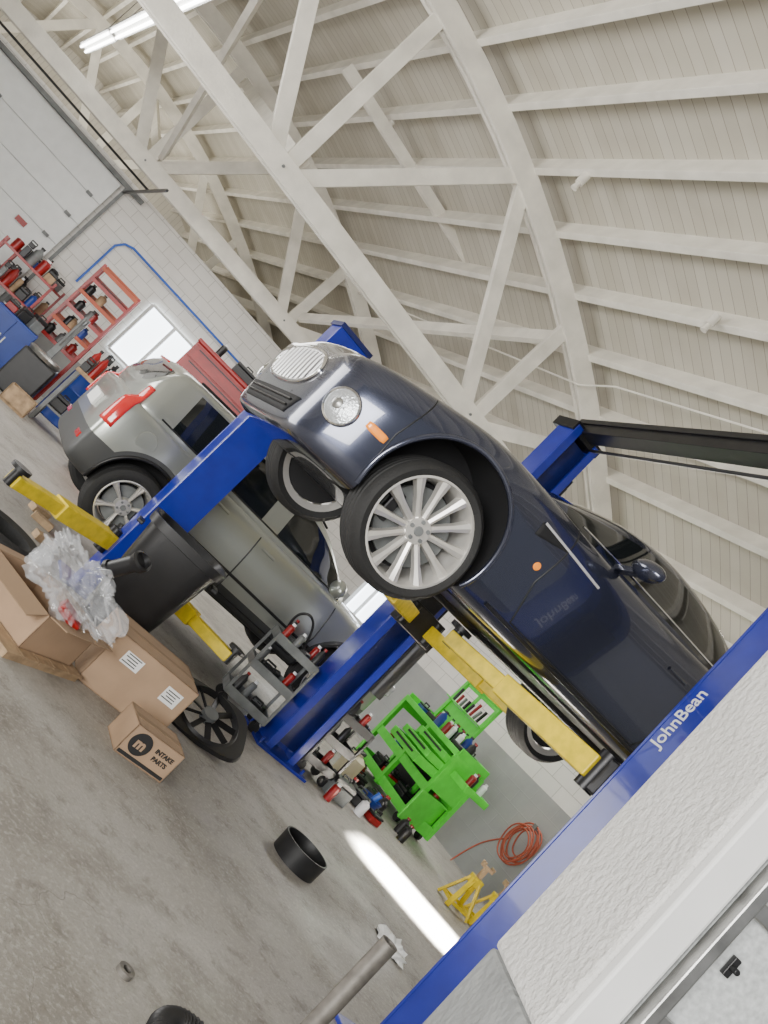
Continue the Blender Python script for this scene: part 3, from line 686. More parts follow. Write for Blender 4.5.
for (ox,xd,cx,wd_) in (((-.08,-.1265,.105),(1,0,0),0,.32),((.1715,-.05,.105),(0,1,0),1,.23)):
    disc=B(); cyl(disc,(0,-.001,0),(0,.001,0),.066,seg=32); ob('printed_disc',disc,mink,b3,loc=ox,rot=(0,0,0 if not cx else math.pi/2))
    text('box_print','m',.085,mw(V(ox)+(V((0,-.002,0)) if not cx else V((.002,0,0))),xd,(0,0,1)),mcard,b3,bold=.04)
    bc=V((0,-.1265,.020)) if not cx else V((.1715,0,.020))
    bm=B(); s3=(wd_,.002,.020) if not cx else (.002,wd_,.020); box(bm,bc,s3); ob('printed_band',bm,mink,b3)
    xv=V(xd)
    for dz,tx,sz_ in ((.022,'INTAKE',.036),(-.022,'PARTS',.036)):
        sc=1. if not cx else .62
        text('box_print',tx,sz_*sc,mw(V(ox)+xv*(.155 if not cx else .115)+V((0,0,dz*sc)),xd,(0,0,1)),mink,b3,bold=.04)
bm=B(); bmesh.ops.create_icosphere(bm,subdivisions=5,radius=1)
for v in bm.verts:
    n=v.co.normalized(); k=1+.16*math.sin(7*n.x+3*n.y)+.14*math.sin(11*n.y-5*n.z)+.09*math.sin(23*n.x+17*n.z)+.06*math.sin(41*n.y+31*n.x)+random.uniform(-.025,.025)
    v.co=V((n.x*.31*k,n.y*.24*k,n.z*.15*k))
film=ob('plastic_film',bm,mplas,loc=(-.93,5.02,.40),rot=(0,0.12,-.3),label='crumpled clear plastic film spilling out of carton',cat='plastic wrap')
bm=B(); cyl(bm,(0,0,0),(.05,.05,.2),.05,seg=24); lathe(bm,[(.05,.0),(.06,.02),(.05,.04)],24,'z'); lathe(bm,[(.03,.16),(.062,.17),(.065,.21),(.05,.22),(.03,.16)],24,'z',c=(.05,.05,0)); ob('black_duct',bm,mblk,loc=(-.88,5.12,.56),rot=(.5,.3,0),label='short black plastic duct lying on plastic film',cat='duct',smooth=.5)
bm=B(); box(bm,(0,0,0),(.16,.10,.05)); ob('red_part',bm,mred,loc=(-.80,4.85,.30),rot=(.2,.3,.4),label='small red part inside open carton',cat='car part',bevel=.012)
bn=emp('waste_bin','black plastic waste bin with open top','waste bin',loc=(-.78,6.05,0),rz=.2)
bm=B(); rings=[]
for w_,z in ((.19,.0),(.20,.02),(.29,.86),(.32,.865),(.325,.93),(.305,.93),(.28,.86),(.19,.06)):
    q_=[]
    for i in range(32):
        t=2*math.pi*i/32; c_,s_=math.cos(t),math.sin(t); e_=.45
        q_.append(bm.verts.new((w_*math.copysign(abs(c_)**e_,c_),w_*.9*math.copysign(abs(s_)**e_,s_),z)))
    rings.append(q_)
for a,b_ in zip(rings,rings[1:]):
    for i in range(32): bm.faces.new((a[i],a[(i+1)%32],b_[(i+1)%32],b_[i]))
bm.faces.new(rings[0]); bm.faces.new(rings[-1])
ob('bin_body',bm,mblk,bn,smooth=.5)
for s_ in (-1,1):
    bm=B(); box(bm,(s_*.34,0,.80),(.05,.16,.03)); ob('bin_handle',bm,mblk,bn,bevel=.008)
w=emp('fan_shroud','black round cooling fan shroud with blades propped on floor','fan shroud',loc=(.14,6.30,.09),rot=(.42,-.12,.3))
bm=B()
rr=[]
for i in range(40):
    t=2*math.pi*i/40; c_,s_=math.cos(t),math.sin(t); e_=.55
    ox,oy=.34*math.copysign(abs(c_)**e_,c_),.28*math.copysign(abs(s_)**e_,s_)
    rr.append([bm.verts.new((ox,oy,.03)),bm.verts.new((ox*.97,oy*.97,.06)),bm.verts.new((.255*c_,.255*s_,.065)),bm.verts.new((.24*c_,.24*s_,.085)),bm.verts.new((.23*c_,.23*s_,.03))])
for i in range(40):
    for j in range(5): bm.faces.new((rr[i][j],rr[i][(j+1)%5],rr[(i+1)%40][(j+1)%5],rr[(i+1)%40][j]))
ob('shroud_frame',bm,mblk,w,smooth=.6)
for i in range(9):
    t=2*math.pi*i/9; bm=B(); R_=M.Rotation(t,3,'Z')@M.Rotation(.45,3,'X'); box(bm,V((.145*math.cos(t),.145*math.sin(t),.06)),(.165,.045,.006),R_); ob('fan_blade',bm,mblks,w)
bm=B(); cyl(bm,(0,0,.03),(0,0,.095),.06,seg=24); ob('fan_hub',bm,mgrey,w,smooth=.5)
bm=B(); lathe(bm,[(.16,.0),(.17,0),(.175,.13),(.165,.13)],40,'z',closed=True)
ob('drain_ring',bm,mblk,loc=(1.15,5.68,.0),label='open black plastic ring standing on the concrete',cat='ring',smooth=.6)
sp_=emp('steel_pipe_post','worn grey steel pipe standing upright with open top','pipe',loc=(1.17,3.42,0))
bm=B(); lathe(bm,[(.028,.0),(.038,0),(.038,.62),(.028,.62)],28,'z',closed=True); ob('pipe_tube',bm,mcyl,sp_,smooth=.6)
bm=B(); lathe(bm,[(.039,0),(.12,0),(.12,.02),(.039,.02)],28,'z',closed=True); ob('pipe_foot',bm,mcyl,sp_)
bm=B(); N=90; R0=.13
rr=[]
for i in range(N):
    a=2*math.pi*i/N; r_=.04+(.006 if i%2 else 0); ring=[]
    for j in range(12):
        t=2*math.pi*j/12; ring.append(bm.verts.new(((R0+r_*math.cos(t))*math.cos(a),(R0+r_*math.cos(t))*math.sin(a),.047+r_*math.sin(t))))
    rr.append(ring)
for i in range(N):
    for j in range(12): bm.faces.new((rr[i][j],rr[i][(j+1)%12],rr[(i+1)%N][(j+1)%12],rr[(i+1)%N][j]))
ob('exhaust_hose_coil',bm,mblk,loc=(.785,2.94,0),label='coil of black corrugated exhaust hose on floor',cat='hose',smooth=True)
bm=B(); lathe(bm,[(.018,0),(.034,0),(.034,.02),(.018,.02)],24,'z',closed=True); ob('metal_ring',bm,mcyl,loc=(.48,3.12,0),label='small worn metal ring on concrete floor',cat='ring')
bm=B(); lathe(bm,[(.01,0),(.020,0),(.020,.035),(.01,.035)],20,'z',closed=True); ob('metal_bush',bm,msteel,loc=(.93,3.0,0),label='small steel bush on concrete floor',cat='bush')
bm=B(); bmesh.ops.create_icosphere(bm,subdivisions=3,radius=1)
for v in bm.verts: 
    k=random.uniform(.6,1.1); v.co=V((v.co.x*.10*k,v.co.y*.18*k,max(-.0,v.co.z)*.09*k))
ob('plastic_scrap',bm,mlabel,loc=(2.02,5.85,.002),rot=(0,0,.5),label='crumpled scrap of pale plastic on floor',cat='plastic scrap')
bm=B(); lathe(bm,[(.2,.02),(.26,0),(.31,.02),(.33,.06),(.33,.15),(.31,.19),(.26,.21),(.2,.19)],44,'z',closed=True); ob('spare_tyre',bm,mrub,loc=(-1.62,5.72,0),label='black rubber tyre lying flat on floor',cat='tyre',smooth=True)
for (x,y,a) in ((-2.0,7.65,.3),(-2.15,7.9,1.0),(-1.75,7.15,.8)):
    bm=B(); box(bm,(0,0,.03),(.2,.1,.06)); ob('wood_block',bm,mwood,loc=(x,y,0),rot=(0,0,a),label='short raw wood block on concrete floor',cat='wood block',grp='wood blocks',bevel=.004)
# ------------------------------------------------------------ small shop items
def bottle(x,y,z,col,h=.22,r=.035,lab='plastic fluid bottle',nm='fluid_bottle'):
    rt=emp(nm,lab,'bottle',loc=(x,y,z))
    bm=B(); lathe(bm,[(.001,0),(r,0),(r,h*.7),(r*.4,h*.85),(r*.4,h*.92),(.001,h*.92)],18,'z'); ob('bottle_body',bm,col,rt,smooth=.7)
    bm=B(); cyl(bm,(0,0,h*.9),(0,0,h),r*.48,seg=12); ob('bottle_cap',bm,mblk if col!=mblk else mred,rt)
def can(x,y,z,col,h=.19,r=.033,lab='spray can'):
    rt=emp('spray_can',lab,'spray can',loc=(x,y,z))
    bm=B(); lathe(bm,[(.001,0),(r,0),(r,h*.8),(r*.6,h*.88),(.001,h*.88)],18,'z'); ob('can_body',bm,col,rt,smooth=.7)
    bm=B(); cyl(bm,(0,0,h*.86),(0,0,h),r*.55,seg=12); ob('can_cap',bm,mwhp,rt)
def toolbox(x,y,z,col,rz,s=(.35,.2,.17),lab='small tool case'):
    rt=emp('tool_case',lab,'tool case',loc=(x,y,z),rz=rz)
    bm=B(); box(bm,(0,0,s[2]*.35),(s[0],s[1],s[2]*.7)); ob('case_base',bm,col,rt,bevel=.01)
    bm=B(); box(bm,(0,0,s[2]*.86),(s[0],s[1],s[2]*.26)); ob('case_lid',bm,mblk,rt,bevel=.01)
    bm=B(); cyl(bm,(-.05,0,s[2]+.03),(.05,0,s[2]+.03),.010); cyl(bm,(-.05,0,s[2]-.01),(-.05,0,s[2]+.03),.008);cyl(bm,(.05,0,s[2]-.01),(.05,0,s[2]+.03),.008); ob('case_handle',bm,mblk,rt)
def gun(x,y,z,rz,col=mblk):
    rt=emp('impact_wrench','black impact wrench lying on tool cart','power tool',loc=(x,y,z),rz=rz)
    bm=B(); cyl(bm,(-.08,0,.05),(.07,0,.05),.035,seg=16); cyl(bm,(.07,0,.05),(.12,0,.05),.018,seg=12); ob('tool_motor',bm,col,rt,smooth=.6)
    bm=B(); beam(bm,(-.04,0,.05),(-.07,.13,.03),.04,.03); ob('tool_grip',bm,mblk,rt,bevel=.008)
def castercart(name,label,loc,rz,mat,w=.75,d=.45,zs=(.12,.45,.80)):
    rt=emp(name,label,'tool cart',loc=loc,rz=rz)
    for z in zs:
        bm=B(); box(bm,(0,0,z),(w,d,.02))
        for s_ in (-1,1): box(bm,(s_*w/2,0,z+.03),(.015,d,.08)); box(bm,(0,s_*d/2,z+.03),(w,.015,.08))
        ob('cart_shelf',bm,mat,rt,bevel=.003)
    for sx in (-1,1):
        for sy in (-1,1):
            bm=B(); beam(bm,(sx*w/2,sy*d/2,zs[0]),(sx*w/2,sy*d/2,zs[-1]+.06),.025,.025); ob('cart_leg',bm,mat,rt)
            bm=B(); cyl(bm,(sx*(w/2-.04),sy*(d/2-.04)-.015,.05),(sx*(w/2-.04),sy*(d/2-.04)+.015,.05),.05,seg=16); box(bm,(sx*(w/2-.04),sy*(d/2-.04),.09),(.03,.045,.05)); ob('caster',bm,mblk,rt)
    return rt
def place(root_loc,rz,x,y,z):
    c_,s_=math.cos(rz),math.sin(rz); return (root_loc[0]+c_*x-s_*y,root_loc[1]+s_*x+c_*y,root_loc[2]+z)
gl=(.30,7.80,0); grz=.2
castercart('metal_tool_cart','grey metal shop cart loaded with small tools',gl,grz,mgrey,.46,.34,(.12,.42,.72))
kinds=[lambda p,r:can(*p,mred,lab='red spray can on cart'),lambda p,r:bottle(*p,mblk,lab='black fluid bottle on cart'),lambda p,r:can(*p,mgrey,lab='grey spray can on cart'),lambda p,r:toolbox(*p,mblk,r,(.14,.10,.08),'small black case on cart'),lambda p,r:gun(*p,r+1)]
for i,(x,y,z) in enumerate([(-.18,-.11,.73),(-.14,.08,.73),(-.05,-.11,.73),(.05,.09,.73),(.08,-.06,.73),(.17,.09,.73),(.18,-.1,.73),(-.16,.05,.43),(-.08,-.09,.43),(.03,.05,.43),(.14,-.05,.43),(-.15,-.05,.13),(-.02,.06,.13),(.07,-.09,.13),(.15,.05,.13)]):
    kinds[i%5](place(gl,grz,x,y,z),grz)
gl2=(1.16,8.22,0)
castercart('metal_tool_cart','dark metal shop cart tucked behind the lift post',gl2,.45,mblks,.38,.28,(.12,.36,.60))
kinds2=[lambda p,r:bottle(*p,mblk,lab='black fluid bottle on cart'),lambda p,r:toolbox(*p,mgrey,r,(.12,.10,.08),'small grey case on cart'),lambda p,r:can(*p,mred,lab='red spray can on cart'),lambda p,r:gun(*p,r),lambda p,r:bottle(*p,mgrey,lab='grey fluid bottle on cart')]
for i,(x,y,z) in enumerate([(-.13,-.08,.61),(-.05,.06,.61),(.04,-.08,.61),(.12,.05,.61),(-.1,0,.37),(.05,.02,.37),(-.1,0,.13),(.08,0,.13)]):
    kinds2[i%5](place(gl2,.45,x,y,z),.45)
for x,y,k in [(1.50,8.25,'t'),(1.62,8.55,'k'),(1.85,8.55,'w'),(1.44,7.98,'r'),(1.80,8.85,'t2'),(2.12,9.25,'k'),(2.05,8.80,'t3')]:
    if k=='t': toolbox(x,y,0,mgrey,.4,(.26,.18,.20),'grey tool case standing on floor behind lift post')
    if k=='t2': toolbox(x,y,0,mblk,-.3,(.22,.15,.14),'black tool case on floor near green cart')
    if k=='t3': toolbox(x,y,0,mred,.6,(.16,.12,.10),'small red case on floor near green cart')
    if k=='k': bottle(x,y,0,mblk,.24,.06,'black oil bottle on floor')
    if k=='w': bottle(x,y,0,mwhp,.18,.05,'white fluid jug on floor')
    if k=='r': can(x,y,0,mred,.18,.04,'red can on floor')
tube('air_hose',[(.15,7.80,.75),(.07,7.75,.95),(.17,7.70,1.08),(.30,7.75,1.0),(.36,7.80,.76)],.012,mblk,smooth=True,label='looped black air hose on tool cart',cat='hose')
bottle(1.66,9.6,0,mcream,.34,.13,'cream oil jug standing on floor','oil_jug')
rt=emp('blue_funnel_pot','small blue plastic pot on concrete floor','pot',loc=(1.95,9.02,0))
bm=B(); lathe(bm,[(.08,0),(.12,.15),(.13,.15),(.09,0)],24,'z',closed=True); ob('pot_body',bm,mbluec,rt,smooth=.6)
bm=B(); lathe(bm,[(.001,.02),(.08,.02)],24,'z'); cyl(bm,(.0,0,.01),(.05,.02,.22),.035); ob('pot_rag',bm,mbluep,rt,smooth=.6)
# green tool station
GZ=-64.2*D2R; gp=(2.40,10.62,0)
gc=emp('green_tool_cart','lime green rolling tool cart with open shelves and drawers','tool cart',loc=gp,rz=GZ)
def gpart(n,f,mat=mgreen,bev=.004,par=None):
    bm=B(); f(bm); return ob(n,bm,mat,par or gc,bevel=bev)
for x in (-.72,0.,.72):
    gpart('side_frame',lambda bm:(box(bm,(x,-.24,.54),(.06,.06,.92)),box(bm,(x,.24,.54),(.06,.06,.92)),box(bm,(x,0,.16),(.04,.5,.14)),box(bm,(x,0,.95),(.04,.5,.12))))
gpart('side_panel',lambda bm:box(bm,(.735,0,.74),(.015,.44,.40)))
gpart('side_panel',lambda bm:box(bm,(0.0,0,.74),(.015,.44,.40)))
for z in (.13,.48):
    gpart('cart_shelf',lambda bm:(box(bm,(0,0,z),(1.44,.5,.02)),box(bm,(0,-.25,z+.03),(1.44,.02,.11)),box(bm,(0,.25,z+.03),(1.44,.02,.11))))
gpart('back_panel',lambda bm:box(bm,(0,.258,.54),(1.42,.01,.84)),mblks)
gpart('cart_top',lambda bm:(box(bm,(.0,0,1.0),(1.46,.54,.03)),box(bm,(.0,.26,1.05),(1.46,.02,.12)),box(bm,(-.72,0,1.05),(.02,.5,.12)),box(bm,(.72,0,1.05),(.02,.5,.12)),box(bm,(0,-.27,1.02),(1.46,.02,.07))))
for i,(z,pull,hh) in enumerate(((.90,.10,.085),(.795,.28,.085),(.685,.38,.10))):
    d_=gpart('drawer',lambda bm:(box(bm,(.36,-.03-pull,z-hh/2),(.66,.42,.01)),box(bm,(.36,-.24-pull,z),(.68,.02,hh)),box(bm,(.36,.17-pull,z),(.66,.01,hh)),box(bm,(.035,-.03-pull,z),(.012,.42,hh)),box(bm,(.685,-.03-pull,z),(.012,.42,hh))))
    bm=B(); box(bm,(.36,-.252-pull,z+.01),(.46,.006,.026)); ob('drawer_handle',bm,mink,d_)
    for k in range(4):
        bm=B(); box(bm,(.12+.15*k+random.uniform(-.02,.02),-.10-pull,z-.015),(.10,.16,.02),M.Rotation(random.uniform(-.6,.6),3,'Z')); ob('drawer_tool',bm,(mgrey,mblks,mred,mblks)[(k+i)%4],d_)
gpart('cabinet_door',lambda bm:box(bm,(.78,-.10,.30),(.02,.66,.40),M.Rotation(.35,3,'Z')))
gpart('side_tray',lambda bm:(box(bm,(.91,.05,.80),(.32,.40,.02)),box(bm,(1.07,.05,.83),(.02,.40,.08)),box(bm,(.91,-.15,.83),(.32,.02,.08)),box(bm,(.91,.25,.83),(.32,.02,.08))))
for sx in (-.64,.64):
    for sy in (-1,1): gpart('caster',lambda bm:(cyl(bm,(sx,sy*.2-.02,.055),(sx,sy*.2+.02,.055),.055,seg=18)),mblk,0)
def board(loc,rot,w,h):
    r=gpart('tool_board',lambda bm:(box(bm,(0,0,h*.25),(w,.02,h*.5)),box(bm,(0,0,h*.95),(w,.02,h*.1)),box(bm,(-w/2+.03,-.01,h/2),(.06,.05,h)),box(bm,(w/2-.03,-.01,h/2),(.06,.05,h)),box(bm,(0,-.02,0),(w,.06,.03)),box(bm,(0,-.02,h),(w,.06,.03)),box(bm,(0,-.05,h*.52),(w,.12,.015)),box(bm,(-.05,0,h*.75),(.06,.02,h*.5))))
    r.location=loc; r.rotation_euler=rot
    for i in range(6):
        for k in range(2):
            bm=B(); x=-w/2+.10+i*(w-.20)/5; z=.08+k*.12; beam(bm,(x-.03,-.013,z),(x+.03,-.013,z),.006,.02); ob('board_slot',bm,mink,r)
    for i in range(8):
        bm=B(); x=-w/2+.12+i*(w-.24)/7; beam(bm,(x,-.06,h*.54),(x+random.uniform(-.02,.02),-.05,h*.54+random.uniform(.10,.20)),.03,.025); ob('hung_tool',bm,(mblk,mred,mgrey,mblks)[i%4],r)
board((-.30,.24,1.03),(-.05,0,0),.86,.70)
items=[(-.60,-.10,.49,'r'),(-.50,.05,.49,'k'),(-.40,-.10,.49,'b'),(-.30,.05,.49,'c'),(-.20,-.10,.49,'r'),(-.10,.05,.49,'k'),(.15,.0,.49,'t'),(.45,.0,.49,'k'),(.58,.05,.49,'r'),(-.5,0,.14,'t'),(-.2,0,.14,'u'),(.2,0,.14,'t'),(.5,0,.14,'k'),(.60,-.08,.14,'b'),(.06,.0,1.02,'c'),(.16,.05,1.02,'k'),(.26,.0,1.02,'r'),(.38,-.1,1.02,'c'),(-.1,-.12,1.02,'b'),(.12,-.14,1.02,'r'),(-.25,-.12,1.02,'g'),(.48,-.14,1.02,'g'),(.86,.05,.81,'k'),(.95,-.06,.81,'r'),(-.52,-.1,1.02,'u2'),(.60,-.05,1.02,'k'),(-.40,.08,1.02,'r'),(-.02,.08,1.02,'k'),(.45,.12,1.02,'u2'),(.95,.15,.81,'c'),(.22,.16,1.02,'b'),(.34,.16,1.02,'k'),(-.14,.14,1.02,'r')]
for x,y,z,k in items:
    p=place(gp,GZ,x,y,z)
    if k=='r': can(*p,mred,.2,.04,'red spray can on green cart')
    if k=='k': bottle(*p,mblk,.22,.045,'black fluid bottle on green cart')
    if k=='b': bottle(*p,mbluec,.24,.05,'blue fluid bottle on green cart')
    if k=='c': can(*p,mwhp,.2,.035,'white spray can on green cart')
    if k=='t': toolbox(*p,mblk,GZ,(.24,.18,.16),'black tool case on green cart shelf')
    if k=='u': toolbox(*p,mred,GZ,(.24,.18,.16),'red tool case on green cart shelf')
    if k=='u2': toolbox(*p,mbluec,GZ,(.16,.12,.09),'small blue case on green cart top')
    if k=='g': gun(*p,GZ+.5)
for i,(x,y) in enumerate(((.25,-.66),(.50,-.80),(1.05,-.35),(-.15,-.42),(1.28,-.45),(-.45,-.42),(1.05,-.82),(.78,-.70))):
    p=place(gp,GZ,x,y-.05,0)
    if i%2: toolbox(*p,mblk if i<4 else mred,.4*i,(.2,.14,.12),'dark case on floor beside green cart')
    else: bottle(*p,mblk if i else mred,.2,.05,'fluid bottle on floor beside green cart')
def jack(x,y,rz):
    r=emp('jack_stand','yellow steel jack stand on concrete floor','jack stand',loc=(x,y,0),rz=rz,grp='yellow jack stands')
    for sx in (-1,1):
        for sy in (-1,1):
            bm=B(); beam(bm,(sx*.14,sy*.14,.01),(sx*.04,sy*.04,.34),.05,.025); ob('stand_leg',bm,myel,r)
    for a,b_ in (((-.12,-.12),(.12,-.12)),((.12,-.12),(.12,.12)),((.12,.12),(-.12,.12)),((-.12,.12),(-.12,-.12))): 
        bm=B(); beam(bm,(*a,.06),(*b_,.06),.02,.03); ob('stand_brace',bm,myel,r)
    bm=B(); box(bm,(0,0,.33),(.12,.12,.09)); ob('stand_collar',bm,myel,r,bevel=.006)
    bm=B(); box(bm,(0,0,.40),(.04,.05,.2)); box(bm,(0,0,.50),(.14,.06,.03)); box(bm,(-.06,0,.525),(.025,.06,.03)); box(bm,(.06,0,.525),(.025,.06,.03)); ob('stand_post',bm,mwood,r)
jack(3.14,8.62,.2); jack(3.47,8.75,.2)
hc=Q(TR,7.75,.80)-TD*.16
hr=emp('air_hose_coil','coiled dull orange air hose bunched on wall hook','hose',loc=tuple(hc),rz=AT)
for k in range(7):
    r0=.17+.018*((k*3)%5); pts=[(.08-.025*k,(r0+.012*math.sin(3*a+k))*math.cos(a),(r0*1.12+.012*math.cos(2*a+k))*math.sin(a)-.012*k) for a in [2*math.pi*i/28 for i in range(28)]]
    tube('hose_loop',pts,.010,morh,hr,cyc=True)
bm=B(); box(bm,(.08,0,.20),(.10,.06,.04)); box(bm,(.0,0,.22),(.02,.06,.08)); ob('hose_hook',bm,mgrey,hr)
tube('hose_tail',[(0,.18,-.1),(0,.36,-.25),(-.05,.48,-.5),(-.2,.42,-.78)],.010,morh,hr,smooth=True)
# ------------------------------------------------------------ far-left corner
def chest(name,label,x,y,rz,w,d,h,col,nd,z0=.1,cast=True,z=0):
    r=emp(name,label,'tool chest',loc=(x,y,z),rz=rz)
    bm=B(); box(bm,(0,0,z0+h/2),(w,d,h)); ob('chest_body',bm,col,r,bevel=.01)
    for i in range(nd):
        hh=(h-.06)/nd; zz=z0+.03+hh*(i+.5)
        bm=B(); box(bm,(0,-d/2-.008,zz),(w-.06,.016,hh-.012)); dd=ob('chest_drawer',bm,col,r,bevel=.004)
        bm=B(); box(bm,(0,-d/2-.022,zz+hh*.3),(w-.2,.012,.016)); ob('drawer_handle',bm,mblks,dd)
    if cast:
        for sx in (-1,1):
            bm=B(); cyl(bm,(sx*(w/2-.08),-.1,.05),(sx*(w/2-.08),.1,.05),.05,seg=12); ob('caster',bm,mblk,r)
    return r
cx_,cy_=-2.80,11.9
chest('red_tool_chest','tall red rolling tool chest with many drawers',cx_,cy_,.15,1.25,.5,1.60,mred,6)
r=chest('red_top_chest','red top chest with drawers on rolling chest',cx_,cy_,.15,1.15,.45,.66,mred,3,0,False,1.705)
bm=B(); box(bm,(0,0,.69),(1.17,.47,.06)); ob('chest_lid',bm,mred,r,bevel=.015)
can(cx_-.3,cy_,2.43,mblk,.2,.05,'black can on top of red chest'); toolbox(cx_+.15,cy_,2.43,mblk,.15,(.35,.2,.16),'black case on top of red chest')
cb=emp('blue_cabinet','blue steel storage cabinet with two doors','cabinet',loc=(-5.85,13.2,0),rz=.4)
bm=B(); box(bm,(0,0,.42),(.70,.5,.84)); ob('cabinet_body',bm,mbluec,cb,bevel=.01)
for s_ in (-1,1):
    bm=B(); box(bm,(s_*.17,-.26,.42),(.33,.02,.78)); dd=ob('cabinet_door',bm,mbluec,cb,bevel=.004)
    bm=B(); box(bm,(s_*.04,-.28,.46),(.02,.02,.12)); ob('door_handle',bm,msteel,dd)
for i,(dx,dy,c_) in enumerate(((-.2,0,mred),(.0,.05,mblk),(.2,-.02,mgrey))):
    toolbox(*place((-5.85,13.2,0),.4,dx,dy,.845),c_,.4+.2*i,(.17,.2,.14+.05*i),'tool case on top of blue cabinet')
for (x,y,c_,h) in ((-4.85,14.3,mbluec,.9),(-4.2,14.5,mgrey,.85)):
    bm=B(); lathe(bm,[(.001,0),(.28,0),(.29,.02),(.28,.04),(.28,.3),(.29,.31),(.28,.32),(.28,.58),(.29,.6),(.28,.61),(.28,h-.02),(.29,h),(.27,h),(.27,h-.02),(.001,h-.02)],32,'z'); ob('oil_drum',bm,c_,loc=(x,y,0),label='blue steel oil drum on floor' if c_==mbluec else 'grey steel oil drum on floor',cat='drum',smooth=.6)
for i,(dx,dy,cc) in enumerate(((-.1,0,mblk),(.1,.05,mred),(0,-.12,mgrey))): 
    bottle(-4.2+dx,14.5+dy,.83,cc,.45+.1*i,.07,'tall bottle standing on oil drum'); bottle(-4.85+dx,14.3+dy,.88,cc,.35+.1*i,.06,'tall bottle standing on oil drum')
def rackf(x,y,rz,w,h,tiers,label):
    ld=emp('red_rack_frame',label,'rack',loc=(x,y,0),rz=rz)
    for s_ in (-1,1):
        for yy in (-.18,.18):
            bm=B(); box(bm,(s_*w/2,yy,h/2),(.05,.05,h)); ob('rack_upright',bm,mred,ld)
    for k,z in enumerate(tiers):
        bm=B(); beam(bm,(-w/2,-.20,z-.035),(w/2,-.20,z-.035),.04,.06); beam(bm,(-w/2,.20,z+.035),(w/2,.20,z+.035),.04,.06); box(bm,(0,0,z),(w,.38,.012),M.Rotation(.19,3,'X')); ob('rack_tier',bm,morh if k%2 else mred,ld)
    return ld
rackf(-5.75,14.6,.3,.74,2.40,(.95,1.25,1.55,1.85,2.12,2.36),'dark red metal rack frame with slanted tiers')
rcol=[mblk,mwood,mred,mblks,mgrey,mbluec]
for i in range(11):
    z=(.95,1.25,1.55,1.85)[i%4]; dx=-.26+.17*(i%3)+.06*(i//4)
    bottle(*place((-5.75,14.6,0),.3,dx,-.02,z),rcol[i%6],.2,.07,'small bottle on slanted red rack')
cols=[mred,mblks,mbluec,mwood,mgrey,mred,mblk]
for i in range(2):
    rl=(-6.75-.25*i,14.0+1.05*i,0)
    rk=emp('red_shelf_rack','red metal shelf rack loaded with parts','shelf rack',loc=rl,rz=.4,grp='red shelf racks')
    for z in (.5,1.0,1.5):
        bm=B(); box(bm,(0,0,z),(1.0,.4,.04)); ob('rack_shelf',bm,mred,rk)
    for sx in (-1,1):
        for sy in (-1,1):
            bm=B(); box(bm,(sx*.48,sy*.18,.8),(.04,.04,1.6)); ob('rack_post',bm,mred,rk)
    n_it=0
    for z in (.52,1.02,1.52):
        x=-.40
        while x<.38:
            wdt=random.uniform(.08,.20); col=cols[(n_it*3+i)%7]; p=place(rl,.4,x+wdt/2,random.uniform(-.05,.05),z)
            if n_it%3==0: toolbox(*p,col,.4,(wdt,.2,random.uniform(.15,.33)),'tool case on red shelf rack')
            elif n_it%3==1: bottle(*p,col,random.uniform(.2,.36),min(wdt/2.1,.09),'bottle on red shelf rack')
            else: can(*p,col,random.uniform(.18,.30),min(wdt/2.1,.08),'can on red shelf rack')
            x+=wdt+.02; n_it+=1
tcg=emp('tyre_changer','black and grey tyre changing machine','tyre changer',loc=(-4.95,12.6,0),rz=.3)
bm=B(); box(bm,(0,0,.35),(.55,.45,.7)); ob('machine_body',bm,mblk,tcg,bevel=.03)
bm=B(); lathe(bm,[(.001,.78),(.25,.78),(.27,.75),(.25,.70),(.1,.70)],28,'z'); ob('turntable',bm,msteel,tcg,smooth=.5)
bm=B(); box(bm,(0,.28,.9),(.10,.10,1.3)); beam(bm,(0,.28,1.5),(0,-.05,1.45),.06,.06); cyl(bm,(0,-.05,1.0),(0,-.05,1.55),.025); ob('machine_column',bm,mgrey,tcg,bevel=.008)
wb_l=(-4.1,12.9,0); wb=emp('work_bench','wooden topped steel workbench with clutter','workbench',loc=wb_l,rz=.3)
bm=B(); box(bm,(0,0,.96),(1.0,.6,.06)); ob('bench_top',bm,mwood,wb,bevel=.005)
for sx in (-1,1):
    for sy in (-1,1):
        bm=B(); box(bm,(sx*.45,sy*.24,.47),(.06,.06,.93)); ob('bench_leg',bm,mgrey,wb)
bm=B(); box(bm,(0,0,.3),(.9,.5,.03)); ob('bench_shelf',bm,mgrey,wb)
bcol=[mblk,mbluec,mred,mgrey,mwood,mblks]
for i in range(21):
    dx=-.43+.145*(i%7); dy=-.22+.22*(i//7); p=place(wb_l,.3,dx,dy,.99)
    if i%3==0: toolbox(*p,bcol[i%6],.3,(.12,.12,.18+.07*(i%4)),'small case among workbench clutter')
    elif i%3==1: bottle(*p,bcol[(i+1)%6],.30+.09*(i%3),.055,'fluid bottle among workbench clutter')
    else: can(*p,bcol[(i+2)%6],.28,.05,'can among workbench clutter')
for i in range(3):
    p=place(wb_l,.3,-.3+.3*i,0,.32); toolbox(*p,bcol[i],.3,(.22,.2,.2),'tool case on lower bench shelf')
toolbox(-5.3,11.5,0,mblk,0,(.35,.25,.3),'tool case standing on floor near machines')
wh_=emp('parts_crate','low open wooden crate on floor','crate',loc=(-4.5,11.9,0),rz=.3)
bm=B()
box(bm,(0,0,.02),(.4,.3,.04))
for s_ in (-1,1): box(bm,(s_*.19,0,.14),(.02,.3,.24)); box(bm,(0,s_*.14,.14),(.4,.02,.24))
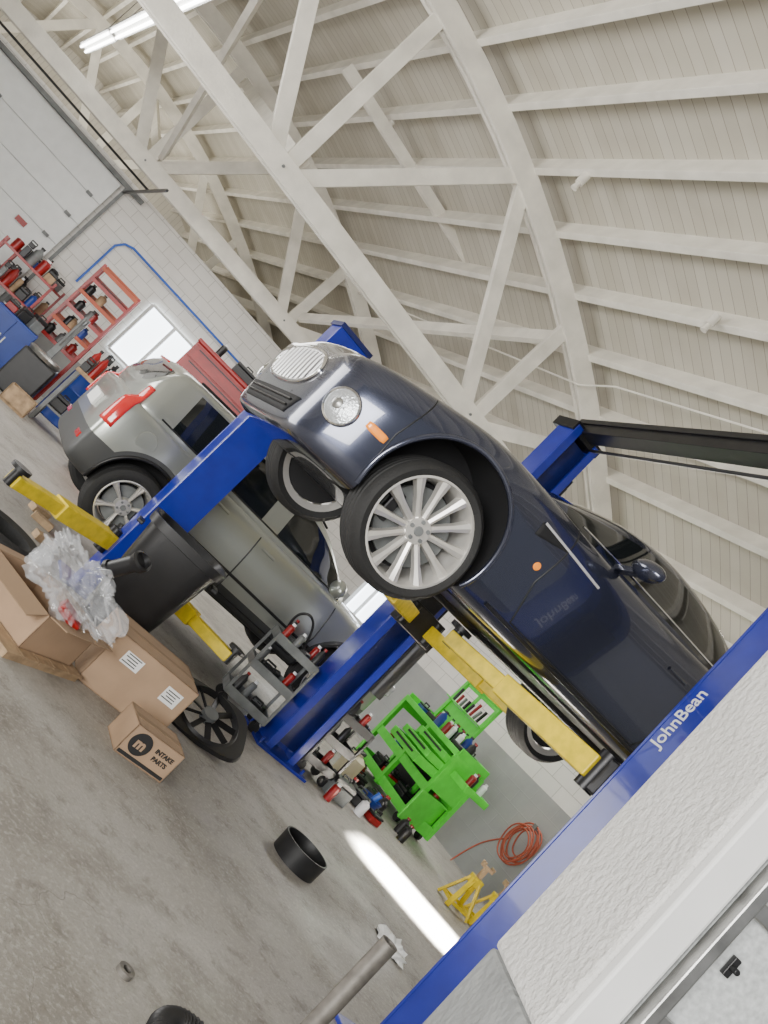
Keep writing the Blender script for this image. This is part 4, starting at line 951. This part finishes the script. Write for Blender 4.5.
ob('crate_body',bm,mwood,wh_)
# ------------------------------------------------------------ light
wd=bpy.data.worlds.new('world'); scn.world=wd; wd.use_nodes=True
bg=wd.node_tree.nodes['Background']; bg.inputs[0].default_value=(.92,.96,1.,1); bg.inputs[1].default_value=.35
def area(loc,tgt,sx,sy,e,col=(1,1,1),spread=None):
    l=bpy.data.lights.new('area','AREA'); l.shape='RECTANGLE'; l.size=sx; l.size_y=sy; l.energy=e; l.color=col
    if spread: l.spread=spread
    o=bpy.data.objects.new('daylight_or_fill',l); link(o); o.location=loc  # one name for doorway daylight, the sun patch and added fill lamps
    o.rotation_euler=(V(tgt)-V(loc)).to_track_quat('-Z','Y').to_euler(); return o
area((-2.2,-3.0,1.5),(.5,8,2.0),5,2.0,900,(1,.985,.955))
area((-7.0,6.5,1.9),(2,8,1.8),3.2,4,420,(1,.985,.965))
area((-3.5,13,4.3),(-3.5,13,0),3,3,150,(1,.985,.95))  # added fill over the far-left corner, not a real fixture
area((3.6,11.2,3.9),(2.8,10,0),3,2,260,(1,.98,.94))  # added fill above the green cart, not a real fixture
area(Q(0,21,4.0),Q(0,21.5,7),6,5,240,(1,.97,.9))  # added fill in the loft, brightens the roof from below
area(Q(0,24,4.2),Q(-1,30,5.4),8,1,330,(1,.97,.92))  # added fill aimed at the far gable, which is black without it
s_=area((2.46,7.50,3.3),(2.46,7.50,0),.95,.55,620,(1,.97,.9),11*D2R); s_.rotation_euler=(0,0,-22.6*D2R)
# ------------------------------------------------------------ camera
cam=bpy.data.cameras.new('camera'); co=bpy.data.objects.new('camera',cam); link(co); scn.camera=co
th=5.2*D2R; d=V((0,math.cos(th),math.sin(th))); U=V((0,-math.sin(th),math.cos(th))); X=V((1,0,0)); q=1/math.sqrt(2)
cx=(X+U)*q; cy=(-X+U)*q
m4=M((cx,cy,-d)).transposed().to_4x4(); m4.translation=V((0,0,1.45)); co.matrix_world=m4
cam.sensor_fit='VERTICAL'; cam.sensor_height=24; cam.lens=880/1024*24; cam.clip_start=.05
